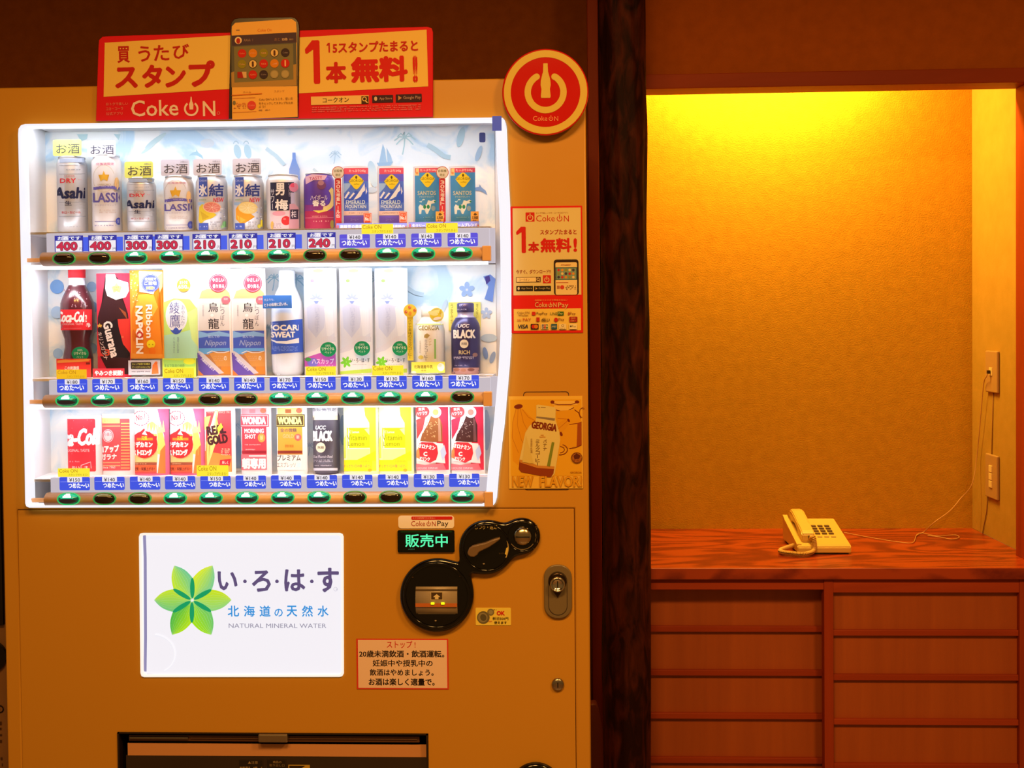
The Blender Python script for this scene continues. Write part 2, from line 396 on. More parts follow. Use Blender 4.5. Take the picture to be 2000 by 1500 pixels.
# ================================================================ counter and sliding-door cabinet
top = box('counter_top', (AX0,CY0,CZ-.030), (AX1,CY1,CZ), counterwood, bev=.0015)
tag(top, 'polished reddish wooden counter top with swirling grain in the alcove', 'counter')
cab = empty('sliding_door_cabinet', (AX0,CY0,0)); tag(cab, 'reddish wooden cabinet with two slatted sliding doors under the counter', 'cabinet')
zt = CZ-.030
box('carcass', (AX0,3.06,.04), (AX1,CY1,zt), plyv, cab)
box('top_rail', (AX0,CY0+.016,at(1400,1151,2.97).z), (at(1611,1300,2.965).x,CY0+.034,zt), redwood_h, cab, .001)
box('bottom_rail', (AX0,CY0+.01,0), (AX1+.05,CY0+.06,.06), redwood_h, cab, .001)
def sliding_door(px0, px1, pyt, slats, Y, sl, label):
    xa, xb = at(px0,1300,Y).x, at(px1,1300,Y).x; zt_ = at(1600,pyt,Y).z; d = empty('sliding_door', (xa-AX0,Y-CY0,.06)); d.parent = cab
    if label: d['label'] = label
    zb = .075
    box('panel', (xa+.004,Y+.018,zb), (xb-.004,Y+.026,zt_), plyv, d)
    st = sl/F*Y
    for a, b in ((xa, xa+st), (xb-st, xb)): box('stile', (a,Y,zb-.01), (b,Y+.03,zt-.002), redwood, d, .0012)
    for a, b in ((at(1600,pyt,Y).z, zt-.002), (zb-.01, zb+.02)): box('rail', (xa+st,Y+.002,a), (xb-st,Y+.03,b), redwood_h, d, .0012)
    z = None
    for p in slats:
        za, zb2 = at(1600,p-6,Y).z, at(1600,p+5,Y).z
        box('slat', (xa+st,Y+.006,zb2), (xb-st,Y+.018,za), redwood_h, d, .0012)
    return d
sliding_door(1225, 1640, 1153, [1231,1317,1402,1489,1576], 3.005, 17, 'left sliding door set back behind the right one')
sliding_door(1610, 2010, 1158, [1238,1325,1412,1499,1586], 2.962, 18, None)
# ================================================================ telephone on the counter
TK = Y_T = 3.18
cream = mat((.66,.44,.11), .38, name='cream_plastic'); creamd = mat((.58,.34,.09), .42, name='cream_plastic_cord')
def telephone():
    p0 = atz(1558,1083,CZ+.0); x0, y0 = p0.x, p0.y; x1 = atz(1663,1083,CZ).x; y1 = y0+.205
    t = empty('telephone', ((x0+x1)/2,(y0+y1)/2,CZ)); tag(t, 'cream corded push-button telephone on the reddish alcove counter', 'telephone')
    W = x1-x0
    # wedge body: profile along depth
    prof = [(0,.004),(0,.020),(.006,.026),(.03,.031),(.195,.066),(.205,.062),(.205,.004)]
    V = []; Fc = []; n = len(prof)
    xs = [(x0,.0),(x0+.003,.0),(x1-.004,.0),(x1,.0)]
    for x, _ in ((x0,0),(x1,0)):
        for d, z in prof: V.append((x, y0+d, CZ+z))
    for i in range(n): k = (i+1) % n; Fc.append((i, k, n+k, n+i))
    Fc.append(tuple(range(n))[::-1]); Fc.append(tuple(range(n,2*n)))
    b = mesh('body', V, Fc, cream, t); fixn(b)
    bm = bmesh.new(); bm.from_mesh(b.data); bmesh.ops.bevel(bm, geom=bm.edges[:], offset=.0022, segments=2, affect='EDGES'); bm.to_mesh(b.data); bm.free()
    def top(x, d, h=0.0):        # point on the sloping face
        return Vector((x, y0+d, CZ+.031+(d-.03)*(.035/.165)+h))
    # foot strip in shadow
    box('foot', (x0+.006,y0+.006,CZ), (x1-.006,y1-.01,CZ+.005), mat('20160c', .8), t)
    # cradle: raised left cheek with a lip
    V = []; pr = [(.006,.000),(.006,.006),(.05,.007),(.12,.008),(.17,.009),(.196,.012),(.203,.012),(.203,.0)]
    xa, xb = x0-.001, x0+.012
    for x in (xa, xb):
        for d, h in pr: V.append(top(x, d, h-.004))
    n = len(pr); Fc = [(i, (i+1) % n, n+(i+1) % n, n+i) for i in range(n)]+[tuple(range(n))[::-1], tuple(range(n,2*n))]
    ck = fixn(mesh('cradle', V, Fc, cream, t))
    # handset: arch lying along the depth, right of the cheek
    hx0, hx1 = x0+.016, x0+.052
    up = [(.022,.030),(.020,.046),(.030,.053),(.075,.062),(.115,.070),(.155,.076),(.185,.074),(.205,.062),(.212,.044),(.208,.030),(.178,.026),(.170,.036),(.155,.046),(.115,.048),(.085,.040),(.072,.030),(.065,.016),(.03,.012)]
    def hp(x, d, h): return Vector((x, y0+d, CZ+.004+h+(d*.10)))
    V = []; rows = [(hx0,.90),(hx0+.004,1.0),(hx1-.004,1.0),(hx1,.90)]
    cd_, ch_ = .115, .045
    for x, s in rows:
        for d, h in up: V.append(hp(x, cd_+(d-cd_)*(.985 if s < 1 else 1), ch_+(h-ch_)*s))
    n = len(up); Fc = []
    for r in range(3):
        for i in range(n): k = (i+1) % n; Fc.append((r*n+i, r*n+k, (r+1)*n+k, (r+1)*n+i))
    Fc.append(tuple(range(n))[::-1]); Fc.append(tuple(range(3*n,4*n)))
    h = fixn(mesh('handset', V, Fc, cream, t))
    bm = bmesh.new(); bm.from_mesh(h.data); bmesh.ops.bevel(bm, geom=[e for e in bm.edges if len(e.link_faces) == 2 and e.calc_face_angle() > .35], offset=.0028, segments=3, affect='EDGES'); bm.to_mesh(h.data); bm.free()
    sk = hp((hx0+hx1)/2+.004, .0195, .038)
    fixn(box('cord_socket', (sk.x-.004,sk.y-.004,sk.z-.003), (sk.x+.004,sk.y+.004,sk.z+.005), mat('181008', .6), h))
    # push buttons
    keym = mat((.10,.06,.03), .5, name='dark_key')
    kx = [x0+.073, x0+.092, x0+.111]
    for r, d in enumerate((.135,.117,.099,.081)):
        for i in range(3):
            c = top(kx[i], d, 0); s = (.0068, .0050)
            box('button', (c.x-s[0],c.y-s[1],c.z-.002), (c.x+s[0],c.y+s[1],c.z+.0035), keym, t, .001)
            pr_ = [(c.x-.003,c.y-.001,c.z+.0036+.0002),(c.x+.003,c.y-.001,c.z+.0038),(c.x+.003,c.y+.001,c.z+.0042),(c.x-.003,c.y+.001,c.z+.0042)]
    for i in range(3):
        c = top(kx[i]+.001, .058, 0)
        box('function_button', (c.x-.0065,c.y-.003,c.z-.002), (c.x+.0065,c.y+.003,c.z+.0022), mat((.38,.27,.11), .5), t, .0008)
    # curly cord: coil round a looping path
    path = [(sk.x+.002,sk.y-.004,sk.z), (sk.x+.006,sk.y-.022,CZ+.045), (sk.x+.004,sk.y-.030,CZ+.014), (x0+.012,y0-.036,CZ+.0085), (x0-.018,y0-.030,CZ+.0085),
            (x0-.043,y0-.010,CZ+.0085), (x0-.044,y0+.016,CZ+.0085), (x0-.022,y0+.040,CZ+.011), (x0+.004,y0+.052,CZ+.016)]
    P = spline(path, 60); N = len(P); V = []
    L = [0]
    for i in range(1,N): L.append(L[-1]+(P[i]-P[i-1]).length)
    tot = L[-1]; out = []; turns = tot/.0036; steps = int(turns*9)
    for q in range(steps+1):
        s = tot*q/steps
        i = min(N-2, max(0, next((k for k in range(N-1) if L[k+1] >= s), N-2))); f_ = (s-L[i])/max(1e-9, L[i+1]-L[i]); p = P[i].lerp(P[i+1], f_)
        tn = (P[i+1]-P[i]).normalized(); a = tn.cross(Vector((0,0,1))).normalized(); b_ = tn.cross(a)
        an = 2*math.pi*q/9; out.append(p+a*.0052*math.cos(an)+b_*.0052*math.sin(an))
    tube('coiled_cord', out, .0017, creamd, t, 5)
telephone()
# ================================================================ outlets and wires on the alcove side wall
platem = mat((.46,.27,.11), .45, name='beige_plate'); ivory = mat((.80,.62,.30), .4, name='ivory_socket'); wirem = mat((.50,.26,.10), .5, name='thin_wire'); wired = mat((.22,.06,.03), .6, name='dark_wire')
XW = AX1
def wall_plate(pyt, pyb, label, kind):
    a, b = atx(1930,pyt,XW), atx(1953,pyb,XW); yA, yB = a.y, b.y; zA = atx(1938,pyt,XW).z; zB = atx(1938,pyb,XW).z
    t = empty('wall_socket' if kind == 'jack' else 'wall_switch', (XW,(yA+yB)/2,(zA+zB)/2)); tag(t, label, 'socket' if kind == 'jack' else 'switch')
    yA, yB = min(yA,yB), max(yA,yB)
    box('cover_plate', (XW-.009,yA,zB), (XW,yB,zA), platem, t, .003)
    ym = (yA+yB)/2; zm = (zA+zB)/2
    if kind == 'jack':
        box('jack', (XW-.011,ym-.011,zm-.012), (XW-.006,ym+.011,zm+.012), ivory, t, .001)
        box('plug', (XW-.020,ym-.004,zm-.006), (XW-.0115,ym+.004,zm+.004), mat('2a1408', .6), t, .001)
    else:
        for k in (-1,0,1): box('rocker', (XW-.012,ym-.011,zm-.010+k*.0225), (XW-.006,ym+.011,zm+.010+k*.0225), ivory, t, .0012)
    return (ym, zm, zA, zB)
j = wall_plate(685, 766, 'upper beige wall plate with a phone jack on the alcove side wall', 'jack')
s_ = wall_plate(887, 972, 'lower beige wall plate with ivory switches on the alcove side wall', 'switch')
pts = [(XW-.016,j[0],j[1]-.001), atx(1927,735,XW-.02), atx(1921,752,XW-.015), atx(1914,830,XW-.012), atx(1908,890,XW-.012), Vector((XW-.03,3.44,at(1895,945,3.44).z)),
       at(1875,975,3.45), at(1855,998,3.42), at(1825,1020,3.40), atz(1803,1040,CZ+.004), atz(1790,1046,CZ+.003), atz(1782,1060,CZ+.003), atz(1750,1058,CZ+.003), atz(1700,1050,CZ+.003), atz(1668,1044,CZ+.003), atz(1648,1040,CZ+.006)]
tag(tube('phone_wire', spline(pts, 8), .0014, wirem, None, 6, loc=pts[0]), 'thin phone wire drooping from the upper wall plate to the telephone', 'wire')
pts = [atz(1790,1045,CZ+.003), atz(1800,1041,CZ+.003), atz(1830,1047,CZ+.003), atz(1865,1045,CZ+.003), atz(1873,1050,CZ+.003), atz(1858,1053,CZ+.003), atz(1835,1049,CZ+.003), atz(1812,1046,CZ+.003)]
tag(tube('spare_wire_loop', spline(pts, 8), .0013, wirem, None, 6, loc=pts[0]), 'spare loop of thin wire lying on the counter near the corner', 'wire')
ya = j[0]; pts = [(XW-.002,ya,j[3]), (XW-.002,ya+.006,(j[3]+s_[2])/2), (XW-.002,ya+.012,s_[2])]
tag(tube('surface_wire', pts, .0012, wired, None, 6, loc=pts[0]), 'short thin wire running down between the two wall plates', 'wire')
pts = [Vector((XW-.002,s_[0]+.03,s_[2]-.05)), atx(1927,1000,XW-.002), atx(1921,1030,XW-.002), atx(1919,1043,XW-.002)]
tag(tube('surface_wire', pts, .0012, wired, None, 6, loc=pts[0]), 'thin wire running from the lower wall plate down to the counter', 'wire')
# ================================================================ things in the gaps
gx0, gx1 = at(1163,1450,2.93).x, at(1182,1450,2.93).x
pp = [(gx0-.02,0),(gx1,0),(gx1,.20),(gx1-.004,.275),(gx1-.012,.328),(gx1-.022,.356),(gx0-.02,.356)]
g = plate('wooden_board', [(a,b) for a,b in pp], [], 2.93, 2.97, noise_mat('red_lacquer', (.20,.03,.018), (.26,.045,.022), 10, .4), None, .002, loc=(gx0,2.93,0))
tag(g, 'dark red rounded board leaning in the gap between machine and log post', 'board')
nx = at(9,1200,2.45).x
nb = empty('neighbouring_machine', (nx-.4,2.45,0)); tag(nb, 'edge of a brown machine standing left behind the vending machine', 'vending machine')
box('body', (nx-.9,2.46,.0), (nx+.0,3.04,at(5,700,2.45).z), noise_mat('brown_panel', (.24,.12,.05), (.30,.15,.06), 6, .4), nb, .004)
box('upper_window', (nx-.86,2.45,at(5,1222,2.45).z), (nx-.004,2.462,at(5,720,2.45).z), mat('120a08', .2), nb, .002)
zc = at(5,1284,2.45).z
plate('round_slot_panel', [(nx-.035+.035*math.cos(a*math.pi/16),zc+.035*math.sin(a*math.pi/16)) for a in range(32)], [], 2.452, 2.462, mat('0a0807', .2), nb)
pr = Print(2.459); pr.ring(0,1385,8,2.5,'1a0d06'); pr.rect(-8,1384,0,1387,'1a0d06'); pr.blur(-30,1405,6,1500,'5a3a1a',8); pr.build('lettering', nb)
# ================================================================ the vending machine
MY = 2.20
X0, X1 = at(5.5,1000,MY).x, at(1150.5,1000,MY).x
ZT = at(600,160,MY).z
XO = (X0+X1)/2
vm = empty('vending_machine', (XO,MY,0)); tag(vm, 'large beige drinks vending machine with brightly lit display window', 'vending machine')
bodym = mat((.48,.235,.022), .33, name='beige_enamel', spec=.45); 
black = mat('070607', .12, spec=.5, name='glossy_black'); dark = mat('050404', .5); chrome = mat('c8c4bc', .18, 1.0, name='chrome'); steel = mat('8a8478', .32, 1.0, name='brushed_steel')
greyp = mat((.30,.24,.17), .4, name='grey_plastic')
def Mx(px, py, Y=MY): p = at(px,py,Y); return (p.x, p.z)
# display opening outline (the white rim follows it)
tl = [(33,262),(34,250),(39,243),(47,241)]; tr = [(975,228),(983,229),(987,234),(989,245)]
rt = [(992,330),(996,405),(998,470),(999,560),(998.5,650),(995,715),(990,775),(985,830),(980,870),(974,925),(970,975)]; br = [(967,985),(962,990)]; bl = [(55,993),(49,990),(47,984)]; lf = [(41,620)]
outl = [Mx(p[0], p[1], MY-.020) for p in tl+tr+rt+br+bl+lf]
D0 = at(34,997,MY); D1 = at(1121.5,991,MY); dz = (D0.z+D1.z)/2
AW = [Mx(272,1048),Mx(274,1042),Mx(280,1041),Mx(664,1041),Mx(669,1043),Mx(671,1048),Mx(671.5,1315),Mx(669,1320),Mx(664,1321.5),Mx(282,1322),Mx(277,1320),Mx(275,1314)]
de = [at(230,1431,MY), at(836,1432,MY)]; DE = (de[0].x, .34, de[1].x, (de[0].z+de[1].z)/2)
dr = [(D0.x,.10),(D1.x,.10),(D1.x,dz),(D0.x,dz)]
plate('front_frame', [(X0,.04),(X1,.04),(X1,ZT),(X0,ZT)], [outl, dr], MY, MY+.02, bodym, vm, .003)
g_ = .0009
door = plate('door_panel', [(D0.x+g_,.10+g_),(D1.x-g_,.10+g_),(D1.x-g_,dz-g_),(D0.x+g_,dz-g_)], [AW, [(DE[0],DE[1]),(DE[2],DE[1]),(DE[2],DE[3]),(DE[0],DE[3])]], MY-.0005, MY+.018, bodym, vm, .0012)
# cabinet shell: sides, top, back, backing behind the seams
yb = 2.94
boxes('cabinet_shell', [((X0,MY+.02,.04),(X0+.02,yb,ZT)), ((X1-.02,MY+.02,.04),(X1,yb,ZT)), ((X0,MY+.02,ZT-.02),(X1,yb,ZT)), ((X0,yb-.02,.04),(X1,yb,ZT)), ((X0,MY+.02,.04),(X1,yb,.06))], bodym, vm)
boxes('inner_frame', [((D0.x-.01,MY+.0205,.06),(D0.x+.02,MY+.04,dz+.01)), ((D1.x-.02,MY+.0205,.06),(D1.x+.01,MY+.04,dz+.01)), ((D0.x,MY+.021,dz-.012),(D1.x,MY+.04,dz+.006))], dark, vm)
for sx in (X0+.06, X1-.06):
    for sy in (MY+.08, yb-.08): lathe('foot', [(.028,0),(.028,.015),(.014,.02),(.014,.045)], dark, vm, sx, sy, 0, 16)
# hatch seam round the card holder
hx0, hz1 = Mx(1022,765); hx1, hz0 = Mx(1113,957)
V = rrect(hx0,hz0,hx1,hz1,.006)
def rim_strip(name, outer, wdt, m, parent, Y, dY=.0006):
    cx = sum(p[0] for p in outer)/len(outer); cz = sum(p[1] for p in outer)/len(outer)
    xs = [p[0] for p in outer]; zs = [p[1] for p in outer]; fx = 1-2*wdt/(max(xs)-min(xs)); fz = 1-2*wdt/(max(zs)-min(zs))
    return plate(name, outer, [[(cx+(p[0]-cx)*fx, cz+(p[1]-cz)*fz) for p in outer]], Y-dY, Y, m, parent)
rim_strip('hatch_seam', V, .0012, mat('3a1a06', .6), vm, MY)
# ---------------------------------------------------------------- lit display
white = mat((.86,.86,.90), .45, name='white_interior')
acr = glow('f2f2fb', 1.0)
disp = empty('display_window', (0,0,.9)); disp.parent = vm
ins = [(a+(XO-.03-a)*.004, b) for a,b in outl]
cxo = (outl[0][0]+outl[9][0])/2; czo = (Mx(500,240)[1]+Mx(500,990)[1])/2
def scl(P, dx, dz_): return [(cxo+(a-cxo)*(1-dx), czo+(b-czo)*(1-dz_)) for a,b in P]
def hole(dl, dr_, dz_):
    zc_ = czo; k = MY/F; out = []
    for a, b in outl:
        u = (a-outl[0][0])/(outl[9][0]-outl[0][0]); out.append((a+(dl if u < .5 else -dr_)*k, b+(dz_ if b < zc_-.3 else (-dz_ if b > zc_+.3 else 0))*k))
    return out
plate('rim', scl(outl,.002,.002), [hole(6,21,5.5)], MY-.020, MY+.018, acr, disp, .003)
BY = 2.325
bx0, bz1 = Mx(89,249,BY); bx1 = Mx(966,300,BY)[0]; bz0 = Mx(500,993,BY)[1]; fz0 = Mx(500,988)[1]; fz1 = Mx(500,236)[1]; fx0 = Mx(38,600)[0]; fx1 = Mx(997,560)[0]
bz1 = fz1+.004; bz0 = fz0-.004
fx0 = outl[0][0]+.004; fxb = Mx(49,984)[0]
V = [(fx0-.002,MY+.018,fz0-.01),(fx0-.002,MY+.018,fz1+.012),(bx0,BY,bz1+.006),(bx0,BY,bz0-.006)]
mesh('left_side_wall', V, [(0,1,2,3)], white, disp)
V = [(fx1+.004,MY+.018,fz0-.01),(fx1+.004,MY+.018,fz1+.012),(bx1,BY,bz1+.006),(bx1,BY,bz0-.006)]
mesh('right_side_wall', V, [(3,2,1,0)], white, disp)
box('top_wall', (fx0-.004,MY+.02,fz1+.006), (fx1+.006,BY+.004,fz1+.012), white, disp)
box('bottom_wall', (fx0-.004,MY+.02,fz0-.012), (fx1+.006,BY+.004,fz0-.004), white, disp)
# back pictures
def back_mat():
    m = bpy.data.materials.new('frosty_picture'); m.use_nodes = True; nt = m.node_tree; N = nt.nodes; L = nt.links
    b = N['Principled BSDF']; b.inputs['Roughness'].default_value = .5
    tc = N.new('ShaderNodeTexCoord'); n = N.new('ShaderNodeTexNoise'); n.inputs['Scale'].default_value = 9; n.inputs['Detail'].default_value = 5; n.inputs['Distortion'].default_value = 1.5
    L.new(tc.outputs['Object'], n.inputs['Vector'])
    cr = N.new('ShaderNodeValToRGB'); e = cr.color_ramp.elements; e[0].position = .36; e[0].color = (.50,.70,.88,1); e[1].position = .50; e[1].color = (.86,.90,.93,1)
    k = e.new(.43); k.color = (.72,.83,.92,1)
    L.new(n.outputs['Fac'], cr.inputs['Fac']); L.new(cr.outputs['Color'], b.inputs['Base Color']); return m
backm = back_mat()
rail_px = [(458,488,500,515), (738,768,779,794), (930,960,973,987)]    # at x = 500: rail top, bar top, bar middle, bar bottom
lv = []
for a,b,c,d in rail_px: lv.append((Mx(500,a)[1]-.001, Mx(500,b)[1], Mx(500,c)[1], Mx(500,d)[1]))
tops = [bz1, lv[0][3]-.004, lv[1][3]-.004]; bots = [lv[0][0]+.002, lv[1][0]+.002, lv[2][0]+.002]
SH = []                                  # shelf top heights at the drinks' depth
for i, (pl) in enumerate((454, 733.5, 925)):
    SH.append(at(500,pl,2.285).z)
for i in range(3):
    if i < 3: area('shelf_edge_fill_light', (XO-.075,MY+.022,SH[i]+.003), .88, (.15,.14,.13)[i], DW, (math.radians(155),0,0), .008)  # upward fill strip added behind the rail to brighten the sample fronts
    box('back_picture', (bx0,BY-.003,SH[i]-.02), (bx1,BY,tops[i]+.004), backm, disp)
    pass
# artwork on the pictures
def art(i, drawer):
    p = Print(BY-.0032); drawer(p); p.build('printed_picture', disp)
def palm(p, x, y, s, c):
    p.line([(x,y),(x-.05*s,y+.5*s),(x-.15*s,y+s)], .07*s, c)
    for a in (10,50,95,135,175,215,320):
        r = math.radians(a); mx, my = x+math.cos(r)*.33*s, y-math.sin(r)*.3*s; ex, ey = x+math.cos(r)*.62*s, y-math.sin(r)*.35*s+.22*s
        p.line([(x,y),(mx,my),(ex,ey)], .07*s, c)
def flower(p, x, y, s, c):
    for k in range(5):
        r = math.radians(72*k+18); p.ell(x+math.cos(r)*s*.55, y-math.sin(r)*s*.55, s*.42, s*.3, c, math.degrees(r))
    p.ell(x, y, s*.14, s*.14, 'f4f8ff')
def dolphin(p, x, y, s, c): p.poly([(x-s,y+.1*s),(x-.5*s,y-.35*s),(x,y-.45*s),(x+.05*s,y-.75*s),(x+.3*s,y-.35*s),(x+.8*s,y+.05*s),(x+s,y+.6*s),(x+.6*s,y+.3*s),(x+.1*s,y+.05*s),(x-.5*s,y)], c)
def a1(p):
    c1, c2, c3 = 'c6e8f2', 'a9cdf0', '9fd0ea'
    p.poly([(150,262),(172,262),(170,272),(158,276)], c1); p.poly([(222,262),(236,262),(232,274)], c1)
    p.ell(304,275,26,5,'cdeaf4',35); p.ell(290,290,18,3,'d5eef5',35); dolphin(p,383,303,15,'b4dcee')
    for x in (464,484): p.ell(x,296,7,14,'c4e3f2',12); p.ring(x-3,284,6,1.6,'bcdcee',9,20,160)
    p.ell(405,280,14,9,'e2eefa'); p.poly([(740,318),(748,281),(752,292),(755,318)], 'b3d4f0'); p.poly([(757,318),(755,288),(764,305),(767,318)], 'b8d8f2'); p.poly([(736,318),(768,316),(763,324),(739,324)], 'a9ccee')
    palm(p,791,268,34,'c2e6ee'); palm(p,655,300,20,'c4dff2')
    p.line([(835,283),(850,292),(868,306),(880,308)], 9, 'c3e0ee'); p.line([(520,290),(540,305),(556,323)], 7, 'd2e9f4'); p.line([(612,330),(630,345),(660,352)], 5, 'd6ebf5')
    p.ell(900,268,7,20,'bfe0f0',-15); p.ell(935,300,5,16,'b6d2ec',-20); dolphin(p,936,372,16,'88aee6')
    p.ell(728,340,9,26,'cde6f6',10); p.ell(727,371,9,6,'dbeaf8'); p.blur(132,246,165,253,'8a6a9a',1,3,.5); p.blur(895,232,935,236,'8080a0')
def a2(p):
    palm(p,536,542,26,'a8d8f0'); palm(p,579,545,34,'9ccdee'); palm(p,735,545,36,'cbe6f2'); palm(p,524,640,22,'bcdff0')
    flower(p,912,566,16,'a6c2f0'); flower(p,950,612,12,'b4ccf2'); p.poly([(944,540),(958,536),(968,545),(962,590),(946,584),(954,560)], '7f9fe8'); p.poly([(947,541),(956,538),(958,548),(950,556)], '53459a')
    p.line([(793,560),(810,572),(828,576)], 8, 'c6dff2'); p.ell(868,598,4,14,'c8def4',-20); p.ell(948,690,5,12,'86a8e6',10); p.ell(962,698,5,12,'9ab8ec',-20); p.ell(955,660,16,8,'c2dcf4')
    for x,y,r,c in ((112,560,14,'7fb0ee'),(180,600,12,'9cc6f4'),(184,640,10,'a6ccf6'),(112,610,12,'b6d6f8'),(180,680,11,'8dbdf2'),(114,690,10,'9ec8f6'),(180,560,10,'b0d0f6')): p.ell(x,y,r,r,c)
def a3(p):
    p.poly([(458,880),(464,850),(468,850),(474,880),(474,915),(458,915)], 'a6cbf0'); palm(p,461,830,16,'b8d8f2'); p.ell(670,840,7,30,'bcd6f4'); p.ell(950,840,8,40,'cfe0f6'); palm(p,605,870,20,'cfe0f4')
art(0,a1); art(1,a2); art(2,a3)
# dark magnet corner pieces seen at the display's upper right; the sensor's glow paints in light
x_, z_ = Mx(970.5,241,MY-.0215); box('corner_sensor', (x_-.009,MY-.0215,z_-.014), (x_+.009,MY-.020,z_+.014), glow('4c569e', .9), disp)
x_, z_ = Mx(942,268,BY-.004); p_ = Print(BY-.0033); p_.rect(936,259,948,278,'4c5490',3); p_.build('corner_mark', disp)
# tubes: lamps under the top and under each shelf
for i in range(3):
    z = (fz1+.002) if i == 0 else lv[i-1][3]-.004
    L_ = area('display_tube_light', (XO-.075,MY+.020,z-.002), .90, (1.5, 1.38, 1.12)[i], DW, (math.radians(26),0,0), .014)
    box('lamp_tube', (bx0+.01,MY+.029,z-.001), (bx1-.01,MY+.040,z+.008), glow('ffffff', 1.6), disp)
L_ = area('display_bottom_light', (XO-.075,MY+.030,lv[2][3]-.004), .90, .15, DW, (math.radians(150),0,0), .02)
